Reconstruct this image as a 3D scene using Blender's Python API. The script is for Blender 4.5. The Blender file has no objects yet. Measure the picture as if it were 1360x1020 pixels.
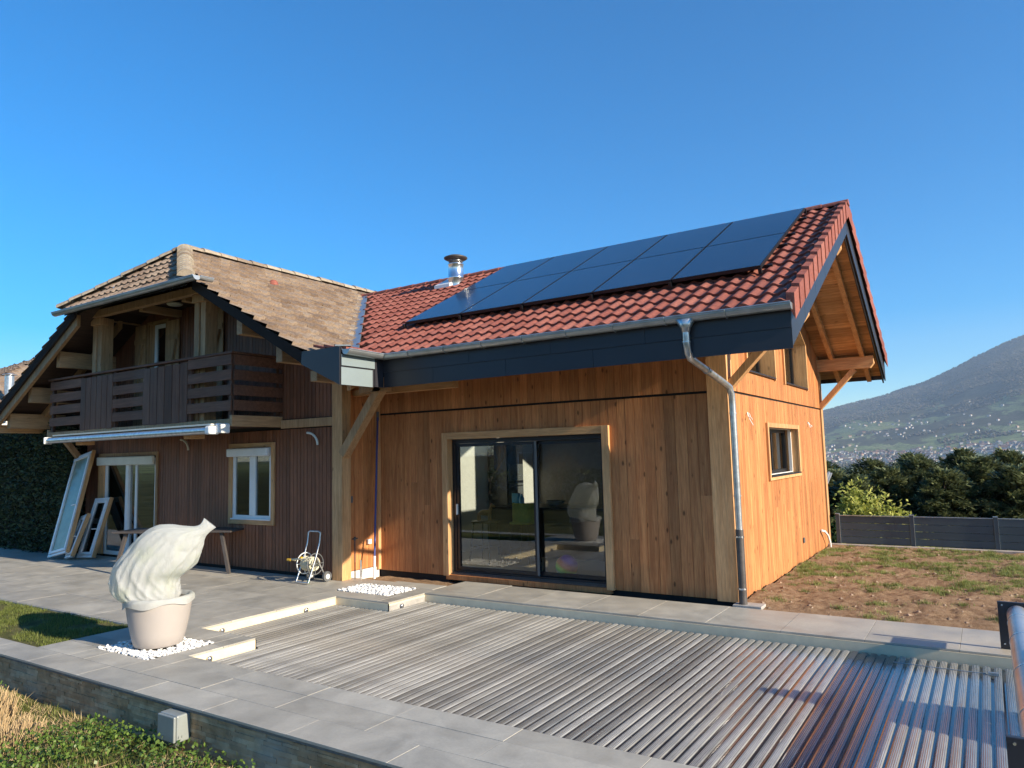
import bpy, math, random
from mathutils import Vector, Matrix, noise
random.seed(7)
R = math.radians
C = bpy.context.scene.collection
ORG = {}

# ------------------------------------------------------------------ helpers
def link(o, parent=None):
    C.objects.link(o)
    if parent: o.parent = parent
    return o

def thing(name, label, cat, loc=(0, 0, 0), group=None, rz=0):
    o = bpy.data.objects.new(name, None); C.objects.link(o)
    o.location = loc; o.rotation_euler = (0, 0, rz); o.empty_display_size = .1
    ORG[o.name] = Vector(loc)
    o['label'] = label; o['category'] = cat
    if group: o['group'] = group
    return o

def tag(o, label, cat, group=None, kind=None):
    if label: o['label'] = label
    if cat: o['category'] = cat
    if group: o['group'] = group
    if kind: o['kind'] = kind
    return o

def org_of(p):
    while p is not None:
        if p.name in ORG: return ORG[p.name]
        p = p.parent
    return Vector((0, 0, 0))

class MB:
    def __init__(s): s.v = []; s.f = []; s.c = []; s.m = []; s.sm = []
    def face(s, pts, c=.5, m=0, smooth=False):
        n = len(s.v); s.v += [tuple(p) for p in pts]
        s.f.append(tuple(range(n, n + len(pts)))); s.c.append(c); s.m.append(m); s.sm.append(smooth)
    def mesh(s, verts, faces, c=.5, m=0, smooth=False):
        n = len(s.v); s.v += [tuple(p) for p in verts]
        for f in faces:
            s.f.append(tuple(i + n for i in f)); s.c.append(c); s.m.append(m); s.sm.append(smooth)
    def hexa(s, p, c=.5, m=0):
        # p: 8 points, bottom 4 ccw then top 4 ccw
        s.mesh(p, [(3, 2, 1, 0), (4, 5, 6, 7), (0, 1, 5, 4), (1, 2, 6, 5), (2, 3, 7, 6), (3, 0, 4, 7)], c, m)
    def box(s, x0, x1, y0, y1, z0, z1, c=.5, m=0):
        s.hexa([(x0, y0, z0), (x1, y0, z0), (x1, y1, z0), (x0, y1, z0), (x0, y0, z1), (x1, y0, z1), (x1, y1, z1), (x0, y1, z1)], c, m)
    def bar(s, a, b, w, h, up=(0, 0, 1), c=.5, m=0):
        a = Vector(a); b = Vector(b); d = (b - a).normalized(); up = Vector(up)
        sd = d.cross(up).normalized(); u = sd.cross(d).normalized()
        q = lambda p, i, j: p + sd * (w / 2 * i) + u * (h / 2 * j)
        s.hexa([q(a, -1, -1), q(a, 1, -1), q(b, 1, -1), q(b, -1, -1), q(a, -1, 1), q(a, 1, 1), q(b, 1, 1), q(b, -1, 1)], c, m)
    def prism(s, poly, axis, a, b, c=.5, m=0):
        # poly list of 2d points in the other two axes (order y,z / x,z / x,y)
        def mk(p, t):
            if axis == 'x': return (t, p[0], p[1])
            if axis == 'y': return (p[0], t, p[1])
            return (p[0], p[1], t)
        n = len(poly); v = [mk(p, a) for p in poly] + [mk(p, b) for p in poly]
        f = [tuple(range(n))[::-1], tuple(range(n, 2 * n))] + [(i, (i + 1) % n, n + (i + 1) % n, n + i) for i in range(n)]
        s.mesh(v, f, c, m)
    def tube(s, pts, r, seg=12, c=.5, m=0, cap=True, smooth=True):
        pts = [Vector(p) for p in pts]
        rs = r if isinstance(r, (list, tuple)) else [r] * len(pts)
        rings = []; prev = None
        for i, p in enumerate(pts):
            if i == 0: t = pts[1] - p
            elif i == len(pts) - 1: t = p - pts[-2]
            else: t = (pts[i + 1] - p).normalized() + (p - pts[i - 1]).normalized()
            t.normalize()
            if prev is None:
                a = Vector((0, 0, 1)) if abs(t.z) < .9 else Vector((1, 0, 0))
                n1 = t.cross(a).normalized()
            else:
                n1 = (prev - t * prev.dot(t)).normalized()
            prev = n1; n2 = t.cross(n1)
            rings.append([p + (n1 * math.cos(2 * math.pi * k / seg) + n2 * math.sin(2 * math.pi * k / seg)) * rs[i] for k in range(seg)])
        v = [q for rg in rings for q in rg]; f = []
        for i in range(len(pts) - 1):
            for k in range(seg):
                k2 = (k + 1) % seg
                f.append((i * seg + k, i * seg + k2, (i + 1) * seg + k2, (i + 1) * seg + k))
        s.mesh(v, f, c, m, smooth)
        if cap:
            s.face(rings[0][::-1], c, m); s.face(rings[-1], c, m)
    def lathe(s, prof, cen=(0, 0, 0), seg=24, c=.5, m=0, smooth=True):
        cx, cy, cz = cen; v = []; f = []
        for (r, z) in prof:
            for k in range(seg):
                a = 2 * math.pi * k / seg; v.append((cx + r * math.cos(a), cy + r * math.sin(a), cz + z))
        for i in range(len(prof) - 1):
            for k in range(seg):
                k2 = (k + 1) % seg
                f.append((i * seg + k, i * seg + k2, (i + 1) * seg + k2, (i + 1) * seg + k))
        s.mesh(v, f, c, m, smooth)
    def build(s, name, mats, parent=None, bevel=0, normals=False):
        if not isinstance(mats, (list, tuple)): mats = [mats]
        me = bpy.data.meshes.new(name)
        o0 = org_of(parent) if parent else Vector((0, 0, 0))
        me.from_pydata([(a - o0.x, b - o0.y, c - o0.z) for a, b, c in s.v], [], s.f)
        for m in mats: me.materials.append(m)
        me.polygons.foreach_set('material_index', s.m)
        me.polygons.foreach_set('use_smooth', s.sm)
        at = me.attributes.new('rnd', 'FLOAT', 'FACE'); at.data.foreach_set('value', s.c)
        me.update()
        o = bpy.data.objects.new(name, me); link(o, parent)
        if bevel:
            b = o.modifiers.new('bevel', 'BEVEL'); b.width = bevel; b.segments = 2; b.limit_method = 'ANGLE'; b.angle_limit = R(50)
        return o

def rn(a=0., b=1.): return random.uniform(a, b)

# ------------------------------------------------------------------ materials
class NT:
    def __init__(s, name):
        s.mat = bpy.data.materials.new(name); s.mat.use_nodes = True
        s.n = s.mat.node_tree.nodes; s.l = s.mat.node_tree.links
        s.b = s.n['Principled BSDF']; s.out = s.n['Material Output']
    def add(s, t, **k):
        n = s.n.new(t)
        for a, v in k.items():
            if a.startswith('i_'):
                n.inputs[a[2:].replace('_', ' ')].default_value = v
            else: setattr(n, a, v)
        return n
    def link(s, a, b): s.l.new(a, b)
    def coords(s, scale=(1, 1, 1), rot=(0, 0, 0), kind='Object'):
        t = s.add('ShaderNodeTexCoord'); m = s.add('ShaderNodeMapping')
        m.inputs['Scale'].default_value = scale; m.inputs['Rotation'].default_value = rot
        s.link(t.outputs[kind], m.inputs[0]); return m.outputs[0]
    def noise(s, vec, scale, detail=4, rough=.55, dist=0):
        n = s.add('ShaderNodeTexNoise'); n.inputs['Scale'].default_value = scale
        n.inputs['Detail'].default_value = detail; n.inputs['Roughness'].default_value = rough
        n.inputs['Distortion'].default_value = dist; s.link(vec, n.inputs['Vector']); return n.outputs['Fac']
    def ramp(s, fac, stops):
        r = s.add('ShaderNodeValToRGB'); e = r.color_ramp.elements
        while len(e) < len(stops): e.new(.5)
        for i, (p, c) in enumerate(stops):
            e[i].position = p; e[i].color = (c[0], c[1], c[2], 1) if hasattr(c, '__len__') else (c, c, c, 1)
        s.link(fac, r.inputs[0]); return r.outputs[0]
    def mul(s, a, b, fac=1, blend='MULTIPLY'):
        m = s.add('ShaderNodeMix'); m.data_type = 'RGBA'; m.blend_type = blend
        if isinstance(fac, (int, float)): m.inputs[0].default_value = fac
        else: s.link(fac, m.inputs[0])
        for i, x in ((6, a), (7, b)):
            if hasattr(x, 'is_linked'): s.link(x, m.inputs[i])
            else: m.inputs[i].default_value = (*x, 1)
        return m.outputs[2]
    def attr(s):
        a = s.add('ShaderNodeAttribute'); a.attribute_name = 'rnd'; return a.outputs['Fac']
    def bump(s, h, strength=.3, dist=.01):
        b = s.add('ShaderNodeBump'); b.inputs['Strength'].default_value = strength; b.inputs['Distance'].default_value = dist
        s.link(h, b.inputs['Height']); s.link(b.outputs[0], s.b.inputs['Normal'])
    def col(s, c):
        if hasattr(c, 'is_linked'): s.link(c, s.b.inputs['Base Color'])
        else: s.b.inputs['Base Color'].default_value = (*c, 1)
    def set(s, rough=None, metal=None, spec=None, **k):
        if rough is not None: s.b.inputs['Roughness'].default_value = rough
        if metal is not None: s.b.inputs['Metallic'].default_value = metal
        if spec is not None: s.b.inputs['Specular IOR Level'].default_value = spec
        return s

def wood(name, dark, light, axis='z', knots=.6, rough=.6, var=.5, grain=1., grey=0):
    m = NT(name)
    sc = {'z': (9, 9, .55), 'x': (.55, 9, 9), 'y': (9, .55, 9)}[axis]
    v = m.coords(sc); rnd = m.attr()
    # shift the pattern per board so that no two boards repeat
    sep = m.add('ShaderNodeCombineXYZ'); mm = m.add('ShaderNodeMath', operation='MULTIPLY'); mm.inputs[1].default_value = 37.
    m.link(rnd, mm.inputs[0])
    for i in range(3): m.link(mm.outputs[0], sep.inputs[i])
    va = m.add('ShaderNodeVectorMath', operation='ADD'); m.link(v, va.inputs[0]); m.link(sep.outputs[0], va.inputs[1]); v = va.outputs[0]
    g = m.noise(v, 2.2, 5, .6, .6 * grain)
    g2 = m.noise(v, 9, 3, .6, .3)
    base = m.ramp(g, [(.3, dark), (.7, light)])
    tone = m.ramp(rnd, [(0, 1 - var), (1, 1 + var * .35)])
    base = m.mul(base, tone)
    fine = m.ramp(g2, [(.35, .78), (.65, 1.05)])
    base = m.mul(base, fine)
    if knots:
        sk = {'z': (7, 7, 3.2), 'x': (3.2, 7, 7), 'y': (7, 3.2, 7)}[axis]
        kv = m.coords(sk); vo = m.add('ShaderNodeTexVoronoi', distance='EUCLIDEAN'); vo.inputs['Scale'].default_value = 1.
        ka = m.add('ShaderNodeVectorMath', operation='ADD'); m.link(kv, ka.inputs[0]); m.link(sep.outputs[0], ka.inputs[1])
        m.link(ka.outputs[0], vo.inputs['Vector'])
        kf = m.ramp(vo.outputs['Distance'], [(.07, .22), (.15, 1)])
        base = m.mul(base, kf, knots)
    wl = m.noise(m.coords((1, 1, .8)), .9, 4, .6)
    base = m.mul(base, m.ramp(wl, [(.3, .80), (.7, 1.08)]))
    if grey:
        gw = m.noise(m.coords((1, 1, .3)), 1.3, 4)
        f = m.ramp(gw, [(.42, 0), (.7, grey)])
        base = m.mul(base, (.17, .15, .13), f, 'MIX')
    m.col(base); m.set(rough, spec=.25); m.bump(g2, .25, .004)
    return m.mat

def plain(name, c, rough=.5, metal=0, nscale=8, nvar=.15, bump=.05, spec=.5, rv=0):
    m = NT(name); v = m.coords()
    n = m.noise(v, nscale, 5, .6)
    base = m.mul(c, m.ramp(n, [(.3, 1 - nvar), (.7, 1 + nvar * .3)]))
    if rv: base = m.mul(base, m.ramp(m.attr(), [(0, 1 - rv), (1, 1 + rv * .4)]))
    m.col(base); m.set(rough, metal, spec)
    if bump: m.bump(n, bump, .01)
    return m.mat

M = {}
M['larch'] = wood('larch_cladding', (.46, .17, .062), (.70, .315, .12), knots=.85, var=.27)
M['spruce'] = wood('spruce_timber', (.60, .315, .135), (.82, .49, .235), knots=.5, var=.2)
M['spruce_x'] = wood('spruce_timber_x', (.60, .315, .135), (.82, .49, .235), 'x', knots=.5, var=.2)
M['spruce_y'] = wood('spruce_timber_y', (.56, .30, .135), (.78, .47, .23), 'y', knots=.5, var=.2)
M['soffit'] = wood('soffit_boards', (.40, .22, .095), (.70, .43, .22), 'x', knots=.6, var=.3)
M['old_tan'] = wood('old_tan_timber', (.38, .215, .105), (.56, .35, .18), knots=.3, var=.2)
M['old_tan_y'] = wood('old_tan_timber_y', (.42, .24, .12), (.60, .38, .20), 'y', knots=.3, var=.2)
M['brown'] = wood('brown_stained_cladding', (.20, .078, .040), (.31, .128, .068), knots=.2, var=.3, rough=.5)
M['balc'] = wood('balcony_brown_boards', (.13, .055, .032), (.24, .11, .064), 'x', knots=.2, var=.3, grey=.18, rough=.65)
M['balc_z'] = wood('balcony_brown_boards_upright', (.115, .050, .03), (.21, .098, .058), 'z', knots=.2, var=.3, grey=.25, rough=.65)
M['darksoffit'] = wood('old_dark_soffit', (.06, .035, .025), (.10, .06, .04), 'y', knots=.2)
M['anth'] = plain('anthracite_panel', (.026, .026, .033), .40, .0, 2, .1, .01, .5, rv=.15)
M['panelgrey'] = plain('pale_grey_panel', (.20, .25, .265), .5, 0, 3, .08, .01, rv=.1)
M['zinc'] = plain('zinc_gutter', (.46, .49, .50), .38, .75, 5, .25, .02)
M['galv'] = plain('galvanised_pipe', (.62, .64, .65), .3, .8, 14, .3, .02)
M['iron'] = plain('dark_pipe', (.10, .09, .085), .5, .3, 10, .3, .05)
M['steel'] = plain('stainless_flue', (.75, .76, .78), .22, .95, 6, .15, .01)
M['black'] = plain('black_aluminium', (.018, .018, .021), .35, .2, 5, .1, 0)
M['dark'] = plain('dark_gap', (.012, .011, .010), .9, 0, 5, .1, 0)
M['white'] = plain('white_plastic', (.78, .79, .78), .4, 0, 3, .08, .01)
M['cream'] = plain('cream_plastic', (.72, .70, .60), .45, 0, 3, .1, .01)
M['liner'] = plain('cream_pool_liner', (.80, .68, .47), .5, 0, 6, .12, .02)
M['render'] = plain('white_render', (.72, .70, .66), .9, 0, 5, .08, .1)
M['concrete'] = plain('concrete', (.42, .40, .37), .85, 0, 9, .3, .3)
M['rakedark'] = plain('dark_brown_rake', (.035, .026, .022), .85, 0, 4, .2, .02, .1)
M['potm'] = plain('taupe_pot', (.40, .362, .335), .45, 0, 2, .05, .0)
M['pebble'] = plain('white_marble_pebbles', (.84, .83, .80), .5, 0, 30, .1, .05, rv=.2)
M['greyalu'] = plain('fence_grey', (.060, .092, .115), .55, .0, 4, .1, .0, .3, rv=.2)
M['tablem'] = plain('weathered_table', (.075, .065, .06), .6, 0, 6, .3, .1)
M['cooler'] = plain('yellow_plastic', (.72, .42, .03), .4, 0, 3, .1, 0)
M['greenp'] = plain('green_plastic', (.04, .25, .08), .4, 0, 3, .1, 0)
M['blue'] = plain('blue_pole', (.05, .06, .22), .35, .2, 3, .1, 0)
M['skyblue'] = plain('turquoise_plastic', (.05, .40, .62), .4, 0, 3, .1, 0)
M['olive'] = plain('olive_fabric', (.30, .30, .05), .8, 0, 20, .2, .1)
M['floor'] = plain('interior_floor', (.30, .27, .24), .35, 0, 4, .1, .01)
M['hose'] = plain('cream_hose', (.62, .58, .42), .5, 0, 12, .1, 0)
M['greyp'] = plain('grey_plastic', (.12, .125, .13), .4, 0, 6, .1, 0)
M['box'] = plain('grey_electrical_box', (.26, .285, .275), .4, 0, 6, .1, .01)
M['bark'] = plain('tree_bark', (.10, .075, .055), .9, 0, 12, .4, .4)
M['dry'] = plain('dry_stalks', (.56, .40, .21), .8, 0, 20, .2, .0, rv=.5)

def tiles_mat(name, a, b, cs, spots, rough=.75, moss=None):
    m = NT(name); v = m.coords(); rnd = m.attr()
    base = m.ramp(rnd, [(0, a), (.45, b), (1, cs)])
    n = m.noise(v, 22, 6, .65)
    base = m.mul(base, m.ramp(n, [(.3, .62), (.7, 1.15)]))
    n2 = m.noise(v, 2.3, 5, .6)
    f = m.ramp(n2, [(.5, 0), (.72, .55)])
    base = m.mul(base, spots, f, 'MIX')
    if moss:
        n3 = m.noise(v, 60, 3, .6); base = m.mul(base, moss, m.ramp(n3, [(.62, 0), (.72, .8)]), 'MIX')
    m.col(base); m.set(rough, spec=.3); m.bump(n, .35, .006); return m.mat
M['redtile'] = tiles_mat('red_clay_tiles', (.22, .070, .050), (.29, .092, .065), (.34, .125, .09), (.25, .10, .08), .75)
M['oldtile'] = tiles_mat('weathered_brown_tiles', (.20, .14, .10), (.275, .20, .145), (.35, .27, .20), (.26, .20, .155), .9, (.46, .42, .33))
M['hiptile'] = tiles_mat('lichen_covered_hip_tiles', (.20, .15, .11), (.34, .28, .21), (.42, .37, .29), (.3, .26, .2), .9, (.5, .47, .38))

# slabs
def slab_mat():
    m = NT('grey_porcelain_slabs'); v = m.coords(); rnd = m.attr()
    n = m.noise(v, 2.6, 7, .62, .5); n2 = m.noise(v, 45, 3)
    base = m.ramp(n, [(.3, (.30, .287, .25)), (.5, (.38, .364, .318)), (.72, (.48, .457, .392))])
    base = m.mul(base, m.ramp(rnd, [(0, .86), (1, 1.1)])); base = m.mul(base, m.ramp(n2, [(.3, .93), (.7, 1.04)]))
    dust = m.noise(m.coords(), .55, 6, .7); base = m.mul(base, (.52, .47, .38), m.ramp(dust, [(.42, 0), (.75, .6)]), 'MIX')
    m.col(base); m.set(.55, spec=.35); m.bump(n2, .12, .002)
    m.link(m.ramp(n, [(.3, .42), (.7, .65)]), m.b.inputs['Roughness']); return m.mat
M['slab'] = slab_mat()

def stone_mat():
    m = NT('stacked_stone_veneer'); v = m.coords(); rnd = m.attr()
    n = m.noise(v, 7, 6, .65, .3); n2 = m.noise(v, 1.1, 4)
    base = m.ramp(rnd, [(0, (.47, .29, .15)), (.5, (.56, .37, .21)), (.8, (.66, .47, .28)), (1, (.50, .33, .185))])
    base = m.mul(base, m.ramp(n, [(.3, .55), (.7, 1.15)])); base = m.mul(base, (.40, .38, .33), m.ramp(n2, [(.52, 0), (.75, .6)]), 'MIX')
    m.col(base); m.set(.9, spec=.2); m.bump(n, .6, .015); return m.mat
M['stone'] = stone_mat()

def pv_mat():
    m = NT('solar_cells'); v = m.coords((1, 1, 1))
    n = m.noise(m.coords((1, .6, .6)), .8, 2)
    m.col(m.ramp(n, [(.3, (.010, .017, .038)), (.7, (.015, .025, .052))])); m.set(.2, 0, .5)
    m.b.inputs['Coat Weight'].default_value = .25; m.b.inputs['Coat Roughness'].default_value = .06
    return m.mat
M['pv'] = pv_mat()

def glass(name, refl=.14, tint=(.93, .96, .95), rough=0.0):
    m = NT(name); m.n.remove(m.b)
    tr = m.add('ShaderNodeBsdfTransparent'); tr.inputs[0].default_value = (*tint, 1)
    gl = m.add('ShaderNodeBsdfGlossy'); gl.inputs['Roughness'].default_value = rough
    fr = m.add('ShaderNodeFresnel'); fr.inputs['IOR'].default_value = 1.5
    ad = m.add('ShaderNodeMath', operation='MULTIPLY_ADD'); ad.inputs[1].default_value = 1.15; ad.inputs[2].default_value = refl; ad.use_clamp = True
    m.link(fr.outputs[0], ad.inputs[0]); mx = m.add('ShaderNodeMixShader')
    m.link(ad.outputs[0], mx.inputs[0]); m.link(tr.outputs[0], mx.inputs[1]); m.link(gl.outputs[0], mx.inputs[2])
    m.link(mx.outputs[0], m.out.inputs['Surface']); return m.mat
M['glass'] = glass('door_glass', .025)
M['glass_s'] = glass('window_glass', .12, (.55, .6, .6))
M['glass_c'] = glass('clear_window_glass', .06, (.85, .88, .88))
M['frost'] = plain('frosted_glass', (.26, .30, .21), .25, 0, 3, .3, .02, .6)

def slat_mat(name, c, tr, rough=.28):
    m = NT(name); v = m.coords((1, .25, 1)); rnd = m.attr()
    n = m.noise(v, 3.5, 6, .7, .4); n2 = m.noise(m.coords((30, 1.5, 1)), 2.5, 4)
    base = m.mul(c, m.ramp(n, [(.32, .62), (.7, 1.1)])); base = m.mul(base, m.ramp(n2, [(.35, .8), (.65, 1.05)]))
    blot = m.noise(m.coords(), .9, 5, .6); base = m.mul(base, (.20, .18, .15), m.ramp(blot, [(.5, 0), (.72, .4)]), 'MIX')
    m.col(base); m.set(rough, spec=1.0); m.b.inputs['Coat Weight'].default_value = .5; m.b.inputs['Coat Roughness'].default_value = .1
    m.b.inputs['IOR'].default_value = 1.3; return m.mat
M['slat'] = slat_mat('grey_polycarbonate_slat', (.46, .445, .41), .0)
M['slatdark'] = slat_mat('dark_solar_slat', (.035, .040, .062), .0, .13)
M['slatlink'] = slat_mat('grey_slat_hinge', (.115, .11, .105), 0, .12)  # same plastic as the slats, darkened to paint the shade in the grooves
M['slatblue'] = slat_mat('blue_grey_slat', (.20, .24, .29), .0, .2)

def fleece():
    m = NT('white_fleece'); v = m.coords()
    n = m.noise(v, 90, 4); n2 = m.noise(v, 6, 4)
    n3 = m.noise(v, 3.4, 3); m.col(m.mul(m.ramp(n2, [(.3, (.64, .66, .66)), (.7, (.76, .77, .77))]), (.60, .66, .40), m.ramp(n3, [(.5, 0), (.72, .45)]), 'MIX')); m.set(.85, spec=.15); wr = m.noise(m.coords((5, 5, 2.2), (.3, .5, 0)), 3.2, 5, .6, 1.6); m.bump(wr, .42, .02)
    tl = m.add('ShaderNodeBsdfTranslucent'); tl.inputs[0].default_value = (.75, .76, .66, 1)
    mx = m.add('ShaderNodeMixShader'); mx.inputs[0].default_value = .55
    m.link(m.b.outputs[0], mx.inputs[1]); m.link(tl.outputs[0], mx.inputs[2]); m.link(mx.outputs[0], m.out.inputs['Surface'])
    return m.mat
M['fleece'] = fleece()

def leaf(name, a, b, tr=.25, rough=.55):
    m = NT(name); rnd = m.attr(); base = m.ramp(rnd, [(0, a), (1, b)])
    m.col(base); m.set(rough, spec=.3)
    tl = m.add('ShaderNodeBsdfTranslucent'); m.link(base, tl.inputs[0])
    mx = m.add('ShaderNodeMixShader'); mx.inputs[0].default_value = tr
    m.link(m.b.outputs[0], mx.inputs[1]); m.link(tl.outputs[0], mx.inputs[2]); m.link(mx.outputs[0], m.out.inputs['Surface'])
    return m.mat
M['conifer'] = leaf('conifer_foliage', (.055, .075, .034), (.24, .27, .12), .28)
M['hedge'] = leaf('hedge_foliage', (.022, .035, .017), (.07, .10, .04), .1)
M['shrub'] = leaf('yellow_green_leaves', (.22, .27, .05), (.60, .60, .16), .35)
M['grass'] = leaf('grass_blades', (.055, .085, .016), (.24, .27, .07), .3)
M['cover'] = leaf('ground_cover_leaves', (.045, .10, .016), (.17, .25, .05), .25, .4)
M['dryleaf'] = leaf('dry_grass', (.34, .25, .12), (.60, .47, .27), .2)
M['twig'] = plain('bare_twigs', (.16, .125, .10), .9, 0, 10, .3, 0, rv=.4)
M['woodland'] = leaf('woodland_foliage', (.045, .055, .030), (.14, .115, .08), .1)

def ground_mat(name, a, b, c, sc=1., bumpd=.03, grassf=None):
    m = NT(name); v = m.coords()
    n = m.noise(v, 3 * sc, 8, .68); n2 = m.noise(v, 28 * sc, 6, .7); n3 = m.noise(v, .7 * sc, 5)
    base = m.ramp(n, [(.3, a), (.52, b), (.72, c)]); base = m.mul(base, m.ramp(n2, [(.3, .6), (.7, 1.2)]))
    if grassf: base = m.mul(base, grassf, m.ramp(n3, [(.45, 0), (.6, .85)]), 'MIX')
    m.col(base); m.set(.95, spec=.1); m.bump(n2, .8, bumpd); return m.mat
M['soil'] = ground_mat('bare_soil', (.24, .15, .088), (.41, .275, .17), (.55, .40, .26), 3.2, .08)
M['lawn'] = ground_mat('lawn_soil', (.07, .075, .028), (.13, .13, .05), (.24, .19, .09), 1.5, .03)

# ------------------------------------------------------------------ camera, world, sun
f, yaw, pit, rol = 960.43, .57698, .09751, -.02539
r0 = Vector((math.cos(yaw), math.sin(yaw), 0))
fw = Vector((-math.sin(yaw) * math.cos(pit), math.cos(yaw) * math.cos(pit), math.sin(pit)))
u0 = r0.cross(fw)
rr = r0 * math.cos(rol) + u0 * math.sin(rol); uu = -r0 * math.sin(rol) + u0 * math.cos(rol)
cam = bpy.data.cameras.new('camera'); co = bpy.data.objects.new('camera', cam); C.objects.link(co)
co.matrix_world = Matrix(((rr.x, uu.x, -fw.x, 0), (rr.y, uu.y, -fw.y, 0), (rr.z, uu.z, -fw.z, 1.95), (0, 0, 0, 1)))
cam.sensor_width = 36; cam.lens = 36 * f / 1360; cam.clip_start = .05; cam.clip_end = 60000
bpy.context.scene.camera = co

SUN_EL, SUN_AZ = 21.5, -2.2       # azimuth measured from +X towards +Y
sd = Vector((math.cos(R(SUN_EL)) * math.cos(R(SUN_AZ)), math.cos(R(SUN_EL)) * math.sin(R(SUN_AZ)), math.sin(R(SUN_EL))))
sl = bpy.data.lights.new('sun', 'SUN'); sl.energy = 5.0; sl.angle = R(.55); sl.color = (1, .86, .66)
so = bpy.data.objects.new('sun', sl); C.objects.link(so); so.rotation_euler = sd.to_track_quat('Z', 'Y').to_euler(); so.location = (20, -5, 20)
w = bpy.data.worlds.new('World'); bpy.context.scene.world = w; w.use_nodes = True
bg = w.node_tree.nodes['Background']; sky = w.node_tree.nodes.new('ShaderNodeTexSky'); sky.sky_type = 'NISHITA'
sky.sun_disc = False; sky.sun_elevation = R(SUN_EL); sky.sun_rotation = math.atan2(sd.x, sd.y)
sky.altitude = 400; sky.air_density = 1.0; sky.dust_density = .15; sky.ozone_density = 4.0
hsv = w.node_tree.nodes.new('ShaderNodeHueSaturation'); hsv.inputs['Value'].default_value = .82; hsv.inputs['Saturation'].default_value = 1.56; w.node_tree.links.new(sky.outputs[0], hsv.inputs['Color']); w.node_tree.links.new(hsv.outputs[0], bg.inputs[0]); bg.inputs[1].default_value = .125
vs = bpy.context.scene.view_settings; vs.view_transform = 'Standard'; vs.look = 'None'; vs.exposure = 1.12; vs.gamma = 1

exec_parts = []
# ================================================================== TERRAIN
def smooth(a, b, x):
    t = min(1, max(0, (x - a) / (b - a))); return t * t * (3 - 2 * t)
CREST = [(-40, .020), (-25, .018), (-16, .022), (-10.2, .0445), (-6.6, .0585), (-3.5, .074), (-2.2, .083), (-.3, .099), (1.5, .113), (2.3, .1185), (6, .135), (12, .15), (22, .14), (40, .09), (70, .05)]
def crest(az):
    if az <= CREST[0][0]: return CREST[0][1]
    for (a, e), (b, g) in zip(CREST, CREST[1:]):
        if a <= az <= b: return e + (g - e) * (az - a) / (b - a)
    return .04
def terrain_h(x, y):
    d = math.hypot(x, y); az = math.degrees(math.atan2(x, y))
    z = -.40
    if y > 16.2: z = -.40 - 2.4 * smooth(16.2, 20.5, y)
    far = smooth(24, 1500, d) ** .62
    if y > 0:
        z -= 88 * far * smooth(0, 60, y)
    if y > 0 and d > 2300:
        e = crest(az); Rc = 6800.; hc = e * Rc + 1.95
        t = (d - 2700) / (Rc - 2700); t = min(1.25, max(0, t))
        prof = smooth(0, 1, t) * .55 + .45 * max(0, min(1, t)) ** 1.5 if t < 1 else 1 - .35 * (t - 1)
        nz = noise.fractal(Vector((x / 1400, y / 1400, .3)), .9, 2.1, 6) * 55 * smooth(.05, .6, t) * (1 - .45 * smooth(.8, 1, t))
        nz += noise.fractal(Vector((x / 260, y / 260, 2.3)), .8, 2.1, 5) * 9 * smooth(.05, .6, t)
        z += (hc + 90) * prof * (e / .05 if e < .03 else 1) + nz
    return z
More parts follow.
